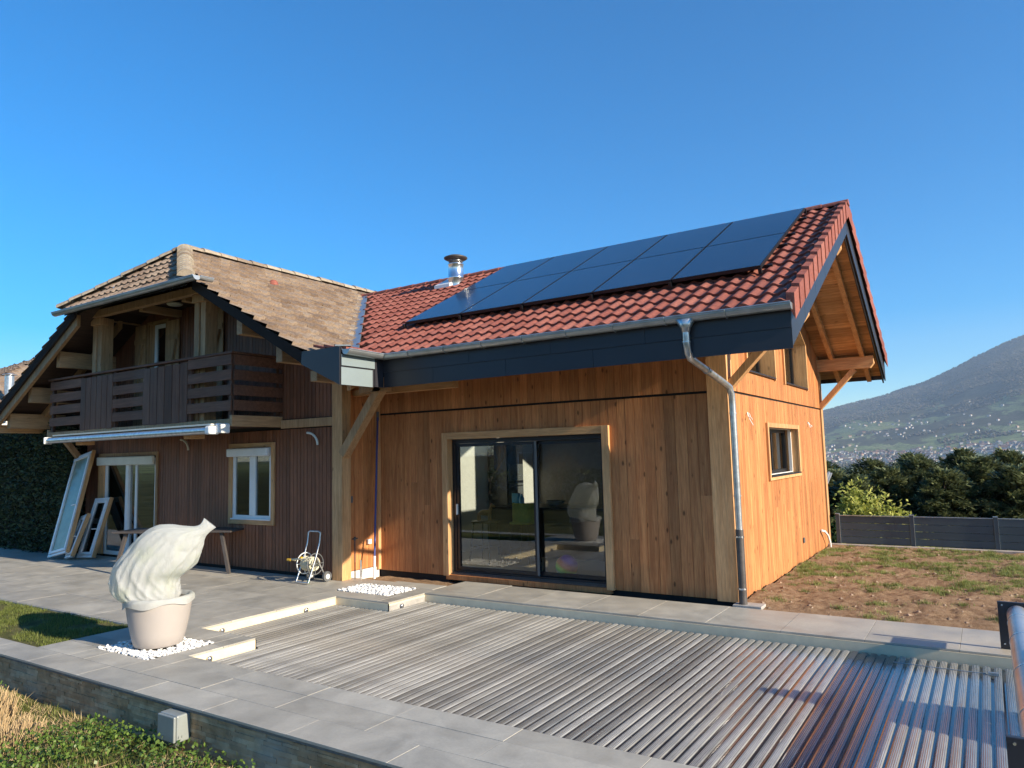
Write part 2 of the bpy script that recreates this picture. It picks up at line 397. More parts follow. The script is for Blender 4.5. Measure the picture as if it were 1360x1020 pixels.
def build_terrain():
    azs = []
    a = -180.
    while a < 180:
        azs.append(a); a += .22 if -14 <= a < 8 else (1.2 if -45 <= a < 45 else 5)
    azs.append(180.)
    rs = [0.01, 2, 4, 6, 8, 10, 12, 14, 15.5, 16.2, 17, 18, 19, 20, 21, 23, 26, 30, 36, 44, 55, 70, 90, 120, 160, 220, 300, 400, 550, 750, 1000, 1300, 1600, 1950]
    r_ = 2250
    while r_ < 7400: rs.append(r_); r_ += 75
    rs += [7800, 8300]
    v = []; fc = []
    n = len(azs)
    for rad in rs:
        for az in azs:
            x = rad * math.sin(R(az)); y = rad * math.cos(R(az)); v.append((x, y, terrain_h(x, y)))
    for i in range(len(rs) - 1):
        for k in range(n - 1):
            fc.append((i * n + k, i * n + k + 1, (i + 1) * n + k + 1, (i + 1) * n + k))
    b = MB(); b.mesh(v, fc, smooth=True)
    m = NT('valley_and_mountain'); g = m.add('ShaderNodeNewGeometry'); sx = m.add('ShaderNodeSeparateXYZ'); m.link(g.outputs['Position'], sx.inputs[0])
    mp = m.add('ShaderNodeMapping'); mp.inputs['Scale'].default_value = (.001, .001, .001); m.link(g.outputs['Position'], mp.inputs[0])
    mp2 = m.add('ShaderNodeMapping'); mp2.inputs['Scale'].default_value = (.0012, .0006, .0035); m.link(g.outputs['Position'], mp2.inputs[0])
    forest = m.noise(mp.outputs[0], 40, 6, .7)
    big = m.noise(mp2.outputs[0], 2.6, 7, .62, .4)
    meadow = m.ramp(m.noise(mp.outputs[0], 9, 5, .6), [(.35, (.13, .165, .065)), (.6, (.22, .255, .11)), (.75, (.28, .25, .15))])
    wood_ = m.ramp(forest, [(.35, (.040, .050, .030)), (.55, (.085, .085, .055)), (.72, (.15, .125, .10))])
    hgt = m.add('ShaderNodeMapRange'); hgt.inputs['From Min'].default_value = -80; hgt.inputs['From Max'].default_value = 420
    m.link(sx.outputs['Z'], hgt.inputs[0])
    hs = m.add('ShaderNodeMath', operation='MULTIPLY_ADD'); m.link(hgt.outputs[0], hs.inputs[0]); hs.inputs[1].default_value = .30; m.link(big, hs.inputs[2])
    fmask = m.ramp(hs.outputs[0], [(.60, 0), (.63, 1)])
    base = m.mul(meadow, wood_, fmask, 'MIX')
    hedg = m.noise(mp.outputs[0], 22, 4, .5, 1.2)
    base = m.mul(base, (.05, .05, .03), m.ramp(hedg, [(.46, 0), (.49, .8), (.51, .8), (.54, 0)]), 'MIX')
    vl = m.add('ShaderNodeVectorMath', operation='LENGTH'); m.link(g.outputs['Position'], vl.inputs[0]); mr = m.add('ShaderNodeMapRange'); mr.inputs['From Min'].default_value = 60; mr.inputs['From Max'].default_value = 250; m.link(vl.outputs['Value'], mr.inputs[0])
    nearc = m.ramp(m.noise(m.coords((1, 1, 1)), .6, 5), [(.35, (.035, .042, .016)), (.7, (.085, .085, .035))]); base = m.mul(nearc, base, mr.outputs[0], 'MIX')
    m.col(base); m.set(.95, spec=.05)
    o = b.build('terrain', m.mat); o['kind'] = 'structure'
build_terrain()
def ground_z(x, y): return terrain_h(x, y)
# ------------------------------------------------------------------ ground sheets
def sheet(name, x0, x1, y0, y1, step, zf, mat):
    nx = int((x1 - x0) / step) + 1; ny = int((y1 - y0) / step) + 1
    v = []; fc = []
    for j in range(ny):
        for i in range(nx):
            x = x0 + (x1 - x0) * i / (nx - 1); y = y0 + (y1 - y0) * j / (ny - 1); v.append((x, y, zf(x, y)))
    for j in range(ny - 1):
        for i in range(nx - 1):
            a = j * nx + i; fc.append((a, a + 1, a + nx + 1, a + nx))
    b = MB(); b.mesh(v, fc, smooth=True); o = b.build(name, mat); o['kind'] = 'structure'; return o
def zfront(x, y): return -.345 + .03 * noise.fractal(Vector((x * 1.3, y * 1.3, 0)), 1, 2, 4) - .008 * x * 0 - .01 * (3.6 - y)
sheet('lawn', -15, 4, -3, 3.60, .07, zfront, M['lawn'])
def zstrip(x, y): return -.025 + .012 * noise.noise(Vector((x * 3, y * 3, 5)))
sheet('lawn_strip', -19, -8.82, 3.98, 5.04, .08, zstrip, M['lawn'])
def zsoil(x, y):
    e = smooth(9.2, 9.6, y)
    return -.03 + e * (.035 + .035 * noise.fractal(Vector((x * 2.1, y * 2.1, 1)), .9, 2.2, 6)) + .02 * noise.noise(Vector((x * 9, y * 9, 2))) * e + .014 * noise.noise(Vector((x * 21, y * 21, 7))) * e
sheet('soil', -2.75, 7.5, 9.19, 15.66, .035, zsoil, M['soil'])

# ------------------------------------------------------------------ paving
def paving(name, cells, z=0., th=.02):
    b = MB()
    for (x0, x1, y0, y1) in cells:
        if x1 - x0 < .03 or y1 - y0 < .03: continue
        dz = rn(-.0012, .0012); g = .002
        x0 += g; x1 -= g; y0 += g; y1 -= g; e = .0015; zt = z + dz; zb = z - th
        b.mesh([(x0, y0, zb), (x1, y0, zb), (x1, y1, zb), (x0, y1, zb), (x0, y0, zt - e), (x1, y0, zt - e), (x1, y1, zt - e), (x0, y1, zt - e),
                (x0 + e, y0 + e, zt), (x1 - e, y0 + e, zt), (x1 - e, y1 - e, zt), (x0 + e, y1 - e, zt)],
               [(3, 2, 1, 0), (0, 1, 5, 4), (1, 2, 6, 5), (2, 3, 7, 6), (3, 0, 4, 7), (4, 5, 9, 8), (5, 6, 10, 9), (6, 7, 11, 10), (7, 4, 8, 11), (8, 9, 10, 11)], rn())
    o = b.build(name, M['slab']); o['kind'] = 'structure'; return o
def cut(cells, hole):
    hx0, hx1, hy0, hy1 = hole; out = []
    for (x0, x1, y0, y1) in cells:
        if x1 <= hx0 or x0 >= hx1 or y1 <= hy0 or y0 >= hy1: out.append((x0, x1, y0, y1)); continue
        if x0 < hx0: out.append((x0, hx0, y0, y1)); x0 = hx0
        if x1 > hx1: out.append((hx1, x1, y0, y1)); x1 = hx1
        if y0 < hy0: out.append((x0, x1, y0, hy0)); y0 = hy0
        if y1 > hy1: out.append((x0, x1, hy1, y1)); y1 = hy1
    return out
def rows(x0, x1, y0, y1, w, h, off=.5, jit=0):
    out = []; y = y0; j = 0
    while y < y1 - .02:
        yy = min(y + h, y1); x = x0 - (off * w * (j % 2)) - jit * j % w
        while x < x1:
            a = max(x, x0); c_ = min(x + w, x1)
            if c_ > a: out.append((a, c_, y, yy))
            x += w
        y = yy; j += 1
    return out
PX0, PX1 = -7.95, .55
cells = rows(-24, -7.95, 5.06, 8.46, 1.0, .68, .33)
cells = cut(cells, (-8.30, -7.25, 7.80, 8.42))
paving('terrace_paving', cells)
cells = rows(-7.95, -6.94, 7.46, 8.46, .8, .5, .5)
cells = cut(cells, (-8.30, -7.25, 7.80, 8.42))
cells += [(-8.95, -7.98, 8.46, 8.72), (-7.98, -7.0, 8.46, 8.8)]
paving('step_paving', cells)
cells = [(-6.98 + .0, -6.1, 8.46, 9.24)] + rows(-6.94, -6.1, 8.215, 8.46, .9, .3)
x = -6.1
while x < 7: cells.append((x, min(x + .82, 7.2), 8.215, 9.20)); x += .82
paving('pool_side_path', cells)
cells = rows(-22, 6, 3.62, 3.99, 1.0, .37, .33)
cells = rows(-22, 6, 3.60, 3.93, .98, .33) + cut(rows(-8.80, 6, 3.93, 4.26, .98, .33, .4, .33), (-20, -8.80, 0, 9)) + rows(-8.80, 6, 4.26, 4.52, .98, .26, .7)
cells += rows(-8.80, -6.95, 4.52, 5.33, .93, .405, .5) + rows(-8.80, -7.97, 5.33, 5.06 + .01, .9, .3)
cells = cut(cells, (-8.14, -7.17, 4.22, 4.97))
paving('pool_coping', cells)
# beds under the slabs
b = MB()
for q in ((-24, -7.97, 5.05, 8.47), (-7.97, -6.93, 7.46, 8.47), (-8.97, -7, 8.47, 8.70), (-7.0, 7.2, 8.215, 9.19), (-22, 6, 3.72, 4.52), (-8.81, -6.96, 4.52, 5.33), (-8.81, -7.97, 5.33, 5.05)):
    x0, x1, y0, y1 = q
    if y1 <= y0: continue
    b.box(x0, x1, y0, y1, -.36, -.045)
o = b.build('paving_bed', M['concrete']); o['kind'] = 'structure'
# thin mortar layer between the slabs
b = MB()
def mort(q, holes):
    for c_ in (cut([q], holes[0]) if holes else [q]): b.box(c_[0], c_[1], c_[2], c_[3], -.044, -.006)
mort((-24, -7.97, 5.065, 8.46), [(-8.30, -7.25, 7.80, 8.42)]); mort((-7.97, -6.95, 7.47, 8.46), [(-8.30, -7.25, 7.80, 8.42)])
mort((-8.95, -7.0, 8.461, 8.72), None); mort((-6.99, 7.1, 8.22, 9.19), None)
mort((-22, -8.82, 3.615, 3.925), None); mort((-8.79, 6, 3.615, 4.515), [(-8.14, -7.17, 4.22, 4.97)]); mort((-8.79, -6.96, 4.516, 5.325), [(-8.14, -7.17, 4.22, 4.97)])
o = b.build('joint_mortar', plain('joint_mortar', (.21, .20, .185), .95, 0, 20, .3, .2)); o['kind'] = 'structure'
# edging kerb between lawn strip and terrace
b = MB(); b.box(-24, -8.81, 5.035, 5.058, -.2, -.004); o = b.build('terrace_edge', M['concrete']); o['kind'] = 'structure'
# sandy hollow in the inner corner
def zh(x, y): return -.07 + .03 * noise.noise(Vector((x * 5, y * 5, 0)))
sheet('sand_hollow', -8.95, -6.99, 8.72, 9.42, .05, zh, M['soil'])

# ------------------------------------------------------------------ pool
pool = thing('swimming_pool', 'in-ground swimming pool with cream walls and stepped corners beside the timber extension', 'swimming pool', (-3.8, 6.3, 0))
OUT = [(-6.93, 8.2), (-6.93, 7.45), (-7.95, 7.45), (-7.95, 5.34), (-6.95, 5.34), (-6.95, 4.535), (PX1, 4.535), (PX1, 8.2)]
b = MB(); n = len(OUT)
for i in range(n):
    (x0, y0), (x1, y1) = OUT[i], OUT[(i + 1) % n]
    d = Vector((x1 - x0, y1 - y0, 0)).normalized(); nn = Vector((-d.y, d.x, 0)) * .012
    b.hexa([(x0, y0, -.62), (x1, y1, -.62), (x1 - nn.x, y1 - nn.y, -.62), (x0 - nn.x, y0 - nn.y, -.62), (x0, y0, -.022), (x1, y1, -.022), (x1 - nn.x, y1 - nn.y, -.022), (x0 - nn.x, y0 - nn.y, -.022)])
b.box(-7.94, PX1, 4.54, 8.19, -.64, -.62)
b.build('liner_wall', M['liner'], pool)
b = MB()
for (x, y, ax) in ((-6.915, 7.7, 1), (-7.93, 6.9, 1), (-7.93, 5.6, 1), (-6.935, 4.75, 1)):
    b.lathe([(.001, 0), (.03, 0), (.03, .012), (.012, .02), (.001, .02)], (0, 0, 0), 12)
    nv = len(b.v)
    for k in range(nv - 60, nv):
        p = b.v[k]; b.v[k] = (x + p[2], y + p[0], -.085 + p[1])
b.build('wall_fitting', M['steel'], pool)
b = MB(); b.face([(-7.94, 4.54, -.2), (PX1, 4.54, -.2), (PX1, 8.19, -.2), (-7.94, 8.19, -.2)])
wm = NT('pool_water'); wm.col((.015, .02, .024)); wm.set(.03); o = b.build('water', wm.mat); o['kind'] = 'structure'

cover = thing('pool_cover', 'slatted grey polycarbonate cover rolled out across the pool', 'pool cover', (-3.8, 6.3, -.12))
pitch = .0852; x = -.155 + 6 * .0852; i = 0
protos = {}
def slat_mesh(y0, y1, mat, key):
    if key in protos: return protos[key]
    b = MB(); W = .060; prof = []
    N = 33
    for k in range(N):
        t = k / (N - 1); xx = (t - .5) * W
        zz = .0085 * max(0, 1 - abs(2 * t - 1) ** 3.0) ** .5 + .0030 * abs(math.sin(t * math.pi * 5)) * (1 if .05 < t < .95 else 0)
        prof.append((xx, zz))
    prof = [(-.0426, -.006), (-.031, -.0045)] + prof + [(.031, -.0045), (.0426, -.006)]
    n = len(prof)
    pts = [(p[0], y0, p[1]) for p in prof] + [(p[0], y1, p[1]) for p in prof] + [(-.0426, y0, -.012), (.0426, y0, -.012), (-.0426, y1, -.012), (.0426, y1, -.012)]
    fcs = [(k + 1, k, n + k, n + k + 1)[::-1] for k in range(n - 1)]
    low = [1 if (k < 2 or k >= n - 3) else 0 for k in range(n - 1)]
    fcs += [tuple([2 * n] + [2 * n + 1] + list(range(n - 1, -1, -1))), tuple([2 * n + 3, 2 * n + 2] + list(range(n, 2 * n)))]; low += [0, 0]
    me = bpy.data.meshes.new('slat'); me.from_pydata(pts, [], fcs); me.materials.append(mat); me.materials.append(M['slatlink'])
    me.polygons.foreach_set('material_index', low)
    protos[key] = me; return me
vari = [slat_mat('grey_slat_%d' % k, c_, 0, rg) for k, (c_, rg) in enumerate([((.27, .268, .255), .14), ((.22, .218, .21), .11), ((.32, .318, .305), .17), ((.175, .173, .165), .10)])]
while x > -7.93:
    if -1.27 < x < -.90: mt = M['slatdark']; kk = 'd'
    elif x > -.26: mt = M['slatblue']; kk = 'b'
    elif False: pass
    else: kk = random.choice([0, 0, 1, 2, 2, 3] if x < -1.7 else [0, 2, 2]); mt = vari[kk]
    full = x > -6.93
    y0, y1 = (4.56, 8.165) if full else (5.36, 7.43)
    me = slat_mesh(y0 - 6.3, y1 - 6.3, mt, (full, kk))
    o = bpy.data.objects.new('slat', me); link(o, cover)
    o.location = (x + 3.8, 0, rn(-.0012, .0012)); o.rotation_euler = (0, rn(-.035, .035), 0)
    x -= pitch; i += 1
b = MB()
b.tube([(-.16, 7.9, -.106), (-.55, 7.9, -.107), (-.9, 7.92, -.107)], .004, 6); b.box(-.14, -.06, 7.86, 7.90, -.108, -.085)
b.build('strap', M['zinc'], cover)

roller = thing('cover_roller', 'long grey winding tube on dark end brackets at the right end of the pool', 'cover roller', (.13, 6.5, 0))
b = MB(); TR = .088
b.tube([(.125, 4.70, .33), (.125, 8.42, .33)], TR, 28); b.build('tube', plain('roller_tube', (.50, .51, .53), .30, .55, 3, .25, .01), roller)
for yy in (5.3, 6.25, 7.25, 8.0):
    b = MB(); b.tube([(.125, yy, .33), (.125, yy + .012, .33)], TR + .004, 28); b.build('tube_seam', M['steel'], roller)
for (ya, yb) in ((8.44, 8.475), (4.63, 4.665)):
    b = MB(); b.prism([(-.03, .0), (.32, .0), (.32, .44), (-.03, .44)], 'y', ya, yb); br = b.build('end_bracket', M['anth'], roller, bevel=.004)
    for px in (.005, .285):
        for pz in (.41, .05):
            b = MB(); b.tube([(px, ya - .006, pz), (px, ya, pz)], .008, 8); b.build('bolt', M['steel'], br)

# ------------------------------------------------------------------ retaining wall
rw = thing('retaining_wall', 'low stacked stone retaining wall carrying the grey pool coping', 'wall', (-6, 3.7, -.4))
b = MB()
x = -16.
# courses of thin stones
z = -.44
while z < -.045:
    h = rn(.022, .042); zz = min(z + h, -.04)
    if zz - z < .012: break
    x = -16 + rn(0, .2)
    while x < 3:
        L = rn(.10, .40); p = rn(0, .010)
        j = rn(-.004, .004)
        b.hexa([(x + .001, 3.645 - p, z + .0005), (x + L - .001, 3.645 - p + rn(-.004, .004), z + .0005), (x + L - .001, 3.69, z + .0005), (x + .001, 3.69, z + .0005),
                (x + .001, 3.645 - p + rn(-.006, .006), zz - .0005), (x + L - .001, 3.645 - p, zz - .0005), (x + L - .001, 3.69, zz - .0005), (x + .001, 3.69, zz - .0005)], rn())
        x += L
    z = zz
b.build('stone_facing', M['stone'], rw)
b = MB(); b.box(-16, 3, 3.685, 3.715, -.5, -.047); b.build('wall_core', M['concrete'], rw)
eb = thing('junction_box', 'pale grey electrical box fixed to the low stone wall with a conduit below', 'junction box', (-5.62, 3.58, -.2))
b = MB(); b.box(-5.79, -5.55, 3.52, 3.64, -.265, -.055); b.build('housing', M['box'], eb, bevel=.012)
b = MB(); b.box(-5.785, -5.555, 3.497, 3.518, -.26, -.06); b.build('lid', M['box'], eb, bevel=.008)
b = MB(); b.tube([(-5.66, 3.59, -.26), (-5.66, 3.59, -.42)], .016, 10); b.build('conduit', M['greyp'], eb)

# ------------------------------------------------------------------ pebbles
def pebble_bed(name, x0, x1, y0, y1, label, avoid=None):
    b = MB(); tmp = []
    ico = [(math.cos(a) * math.cos(e), math.sin(a) * math.cos(e), math.sin(e)) for e in (-.6, .35) for a in [k * math.pi / 3 + (e > 0) * .5 for k in range(6)]]
    vv = [(0, 0, -1)] + ico + [(0, 0, 1)]
    fcs = []
    for k in range(6):
        k2 = (k + 1) % 6
        fcs += [(0, 1 + k2, 1 + k), (1 + k, 1 + k2, 7 + k), (1 + k2, 7 + k2, 7 + k), (13, 7 + k, 7 + k2)]
    y = y0 + .01
    while y < y1:
        x = x0 + .01
        while x < x1:
            px, py = x + rn(-.014, .014), y + rn(-.014, .014)
            if not (avoid and math.hypot(px - avoid[0], py - avoid[1]) < avoid[2]):
                s = rn(.013, .024); a = rn(0, 6.3); tz = rn(-.012, .012)
                sx, sy, sz = s * rn(.9, 1.5), s * rn(.8, 1.1), s * rn(.6, .9)
                pts = []
                for (p, q, r_) in vv:
                    jx = 1 + rn(-.12, .12); X, Y, Z = p * sx * jx, q * sy * jx, r_ * sz
                    pts.append((px + X * math.cos(a) - Y * math.sin(a), py + X * math.sin(a) + Y * math.cos(a), -.002 + tz + Z))
                b.mesh(pts, fcs, rn(), smooth=True)
            x += .030
        y += .030
    o = b.build(name, M['pebble']); tag(o, label, 'pebbles', kind='stuff')
    b = MB(); b.box(x0 - .02, x1 + .02, y0 - .02, y1 + .02, -.04, -.022); o = b.build('bed_lining', M['dark']); o['kind'] = 'structure'
pebble_bed('pebble_bed', -8.13, -7.18, 4.23, 4.96, 'white pebbles around the foot of the pot at the pool corner', (-7.63, 4.60, .2))
pebble_bed('pebble_bed', -8.29, -7.26, 7.81, 8.41, 'white pebbles filling the square bed between pool and inner house corner')

# ------------------------------------------------------------------ potted plant wrapped in fleece
pot = thing('potted_plant', 'taupe pot at the pool corner holding a plant wrapped in windblown white fleece', 'potted plant', (-7.62, 4.60, 0))
b = MB(); b.lathe([(.001, .02), (.225, .02), (.245, .035), (.275, .15), (.305, .30), (.325, .44), (.335, .50), (.338, .515), (.325, .52), (.312, .515), (.30, .45), (.001, .43)], (-7.62, 4.60, 0), 48)
b.build('pot', M['potm'], pot)
# fleece: a closed surface swept along a leaning spine, creased
RT = Vector((math.cos(yaw), math.sin(yaw), 0)); FD = Vector((-math.sin(yaw), math.cos(yaw), 0))
EDGES = [((505, 352), (700, 345), .27), ((478, 338), (703, 322), .29), ((456, 310), (701, 303), .30), ((446, 270), (697, 284), .30), ((456, 226), (702, 266), .30), ((482, 183), (724, 246), .29), ((514, 140), (746, 220), .27), ((552, 98), (765, 192), .24),
         ((602, 68), (779, 163), .21), ((655, 61), (789, 137), .17), ((708, 68), (798, 116), .125), ((758, 71), (809, 104), .08), ((784, 63), (823, 92), .045), ((798, 40), (844, 76), .012)]
def fleece_mesh(b):
    NS = 110; seg = 128; rings = []
    def cat(L, t):
        i = min(len(L) - 2, int(t)); u = t - i
        p0 = L[max(0, i - 1)]; p1 = L[i]; p2 = L[i + 1]; p3 = L[min(len(L) - 1, i + 2)]
        return (p1 * 2 + (p2 - p0) * u + (p0 * 2 - p1 * 5 + p2 * 4 - p3) * u * u + (p1 * 3 - p0 - p2 * 3 + p3) * u ** 3) * .5
    def W3(q): return Vector((-7.62, 4.60, 0)) + RT * ((q[0] - 628) * .00277) + Vector((0, 0, .52 + (338 - q[1]) * .00277))
    Lp = [W3(e[0]) for e in EDGES]; Rp = [W3(e[1]) for e in EDGES]; Dp = [e[2] for e in EDGES]
    def rdg(x_): return 1 - abs(2 * (x_ - math.floor(x_)) - 1)
    for s in range(NS + 1):
        t = s / NS * (len(EDGES) - 1); l_ = cat(Lp, t); r_ = cat(Rp, t); dd = cat(Dp, t); c_ = (l_ + r_) / 2; hx = (r_ - l_) / 2
        up1 = 1 - .6 * smooth(30, 80, s); ring = []
        for k in range(seg):
            th = 2 * math.pi * k / seg; tw_ = th + .006 * s
            w1 = .5 * noise.noise(Vector((0, 0, s * .035))); w2 = .9 * noise.noise(Vector((3, 1, s * .035))); w3 = 1.1 * noise.noise(Vector((7, 2, s * .04)))
            fold = .060 * (rdg(tw_ * 5 / 6.283 + w1) ** 3 - .25) + .055 * up1 * (rdg(tw_ * 12 / 6.283 + w2) ** 4 - .2) + .045 * up1 * (rdg(tw_ * 23 / 6.283 + w3) ** 3 - .25)
            fold += .07 * noise.noise(Vector((math.cos(th) * 1.3, math.sin(th) * 1.3, s * .03))) + .10 * abs(noise.noise(Vector((math.cos(th) * 3 + s * .03, math.sin(th) * 3, s * .06)))) * smooth(30, 60, s)
            ring.append(c_ + (hx * math.cos(th) + FD * (dd * math.sin(th))) * (1 + fold))
        rings.append(ring)
    v = [q for rg in rings for q in rg]; fc = []
    for i in range(NS):
        for k in range(seg):
            k2 = (k + 1) % seg; fc.append((i * seg + k, i * seg + k2, (i + 1) * seg + k2, (i + 1) * seg + k))
    b.mesh(v, fc, smooth=True)
b = MB(); fleece_mesh(b); b.build('fleece_wrap', M['fleece'], pot)
# the cloth tucked over the rim
b = MB(); v = []; fc = []; seg = 96
prof = [(.27, .50), (.30, .535), (.328, .54), (.347, .525), (.352, .50), (.352, .47)]
for i_, (r_, z_) in enumerate(prof):
    for k in range(seg):
        th = 2 * math.pi * k / seg; drop = (.5 + .5 * math.cos(th - math.pi)) * .05
        zz = z_ - (drop + .018 * math.sin(th * 5) if i_ == len(prof) - 1 else drop * .4 * (i_ / 5)); rr_ = r_ + .004 * math.sin(th * 11 + i_)
        v.append((-7.62 + rr_ * math.cos(th), 4.60 + rr_ * math.sin(th), zz))
for i_ in range(len(prof) - 1):
    for k in range(seg):
        k2 = (k + 1) % seg; fc.append((i_ * seg + k, i_ * seg + k2, (i_ + 1) * seg + k2, (i_ + 1) * seg + k))
b.mesh(v, fc, smooth=True); b.build('fleece_hem', M['fleece'], pot)

# a second planter stands at the other end of the pool, outside the frame (it throws the pointed shadow on the cover)
tp = thing('potted_topiary', 'clipped cone-shaped evergreen in a dark planter beyond the roller end of the pool', 'potted plant', (1.62, 6.42, 0))
b = MB(); b.lathe([(.001, -.10), (.2, -.10), (.24, .22), (.26, .24), (.22, .22), (.001, .2)], (1.62, 6.42, 0), 32); b.build('pot', M['anth'], tp)
b = MB()
for k in range(7000):
    t = random.random() ** .8; a = rn(0, 6.283); r_ = (.52 * (1 - t) ** .85 + .02) * (1 - .25 * random.random() ** 2); p = Vector((1.62 + r_ * math.cos(a), 6.42 + r_ * math.sin(a), .2 + t * 1.02))
    d = Vector((rn(-1, 1), rn(-1, 1), rn(-1, 1))).normalized(); e = d.orthogonal().normalized()
    b.face([p + d * .03, p + e * .018, p - d * .03, p - e * .018], rn())
b.build('crown', M['conifer'], tp)
# ================================================================== BUILDING HELPERS
def cladding(b, face, plane, u0, u1, z0, ztop, openings=(), w=(.12, .15), thick=.02, gap=.004, butt=.35, tier=None):
    """upright boards; face '-y' (front), '+x' (right side), '+y', '-x'"""
    u = u0
    while u < u1 - .01:
        ww = min(rn(*w), u1 - u)
        if u1 - u - ww < .04: ww = u1 - u
        edges = sorted({u, u + ww} | {e for o in openings for e in (o[0], o[1]) if u < e < u + ww})
        col = rn()
        for a, c_ in zip(edges[:-1], edges[1:]):
            ivs = [(z0, None)]; mid = (a + c_) / 2
            zt_mid = ztop(mid); ivs = [[z0, zt_mid]]
            for o in openings:
                if o[0] < mid < o[1]:
                    nv = []
                    for (p, q) in ivs:
                        if o[3] <= p or o[2] >= q: nv.append([p, q]); continue
                        if p < o[2]: nv.append([p, o[2]])
                        if q > o[3]: nv.append([o[3], q])
                    ivs = nv
            for (p, q) in ivs:
                segs = [p]
                if q - p > 1.5 and random.random() < butt: segs.append(rn(p + .4, q - .4))
                segs.append(q)
                for s0, s1 in zip(segs[:-1], segs[1:]):
                    cc = col if s0 == p else rn()
                    top = (s1 == q and abs(q - zt_mid) < 1e-6)
                    ta = ztop(a) if top else s1; tb = ztop(c_) if top else s1
                    g = gap / 2; aa = a + g; bb = c_ - g; s0_ = s0 + .001; d = rn(0, .0015)
                    if face == '-y': y0, y1 = plane + d, plane + thick; P = lambda uu_, z_, k: (uu_, (y0, y1)[k], z_)
                    elif face == '+y': y0, y1 = plane - d, plane - thick; P = lambda uu_, z_, k: (uu_, (y0, y1)[k], z_)
                    elif face == '+x': x0, x1 = plane - d, plane - thick; P = lambda uu_, z_, k: ((x0, x1)[k], uu_, z_)
                    else: x0, x1 = plane + d, plane + thick; P = lambda uu_, z_, k: ((x0, x1)[k], uu_, z_)
                    b.hexa([P(aa, s0_, 0), P(bb, s0_, 0), P(bb, s0_, 1), P(aa, s0_, 1), P(aa, ta, 0), P(bb, tb, 0), P(bb, tb, 1), P(aa, ta, 1)], cc)
        u += ww

def tile_field(b, P, nu, ns, cw, ch, keep, amp=.035, lift=.03, kind='roman', jit=.004):
    """P(u,s,h): point on the roof; tiles of width cw along the eave and course ch up the slope"""
    prof_r = [(0, .012), (.10, .0), (.26, .0), (.38, .35), (.50, .80), (.63, 1.), (.76, .82), (.88, .38), (1., .05)]
    prof_f = [(0, .25), (.08, .7), (.16, .25), (.24, 0), (.5, 0), (.60, .1), (.70, .9), (.80, 1.), (.9, .8), (1., .2)]
    prof = prof_r if kind == 'roman' else prof_f
    for j in range(ns):
        for i in range(nu):
            u = i * cw; s = j * ch
            if not keep(u + cw / 2, s + ch / 2): continue
            c = rn(); dj = rn(-jit, jit); dl = rn(-jit, jit); tw = rn(-jit, jit)
            n = len(prof); v = []
            for (t, h) in prof: v.append(P(u + t * cw, s + dl, lift + h * amp + dj + tw * (t - .5)))
            for (t, h) in prof: v.append(P(u + t * cw, s + ch * 1.02 + dl, h * amp + .001))
            for (t, h) in prof: v.append(P(u + t * cw, s + dl + .004, h * amp * .7 - .006))
            fc = [(k, k + 1, n + k + 1, n + k) for k in range(n - 1)]
            b.mesh(v, fc, c, 0, True)
            b.mesh([v[k] for k in range(n)] + [v[2 * n + k] for k in range(n)], [(k + 1, k, n + k, n + k + 1) for k in range(n - 1)], c)

def half_gutter(b, a, c_, r=.075, seg=10, th=.006):
    a = Vector(a); c_ = Vector(c_); d = (c_ - a).normalized(); sd = Vector((-d.y, d.x, 0)); v = []; fc = []
    def ring(p, rr_): return [p + sd * (rr_ * math.cos(math.pi * k / seg)) - Vector((0, 0, 1)) * (rr_ * math.sin(math.pi * k / seg)) for k in range(seg + 1)]
    R4 = [ring(a, r), ring(c_, r), ring(a, r - th), ring(c_, r - th)]
    n = seg + 1
    for q in R4: v += q
    for k in range(seg):
        fc.append((k, k + 1, n + k + 1, n + k)); fc.append((2 * n + k + 1, 2 * n + k, 3 * n + k, 3 * n + k + 1))
    fc += [(0, n, 3 * n, 2 * n), (seg, 2 * n + seg, 3 * n + seg, n + seg)]
    b.mesh(v, fc, smooth=True)
    # rolled front bead
    for sgn in (1, -1): b.tube([a + sd * r * sgn, c_ + sd * r * sgn], .010, 8)
    for rg in (R4[0], R4[1]): b.face(rg)

# ================================================================== EXTENSION
K = .515; YR = 12.55; XG = -1.64; YE = 8.0; YF = 16.62; WX = -2.79
def zn(y): return 3.50 + K * (y - 8.0) if y <= YR else 3.50 + K * (YR - 8) - K * (y - YR)
ZR = 6.13
def zo(x): return ZR - .553 * abs(x + 13.0)
ext = thing('timber_extension', 'larch-clad extension with red tiled roof and solar panels at the right of the house', 'house', (-5.9, 12.6, 0))
DOOR = (-7.46, -4.53, -.1, 2.29)
b = MB()
cladding(b, '-y', 9.40, -8.955, -3.045, .035, lambda u: 2.695, [DOOR], (.125, .165))
cladding(b, '-y', 9.40, -8.955, -3.045, 2.728, lambda u: 3.72, [], (.125, .165), butt=0)
b.build('front_cladding', M['larch'], ext)
zt = lambda y: zn(y) - .40
WIN = (11.36, 13.45, 1.51, 2.29); GA = (10.40, 12.05, 3.07, 9); GB = (12.70, 14.55, 3.05, 9)
gtop = lambda y: 3.90 + K * (14.55 - y) if y > 12.55 else 3.90 + K * (14.55 - (25.1 - y))
b = MB()
cladding(b, '+x', WX, 9.62, 15.74, -.02, lambda u: 2.70, [WIN], (.09, .12), butt=.5)
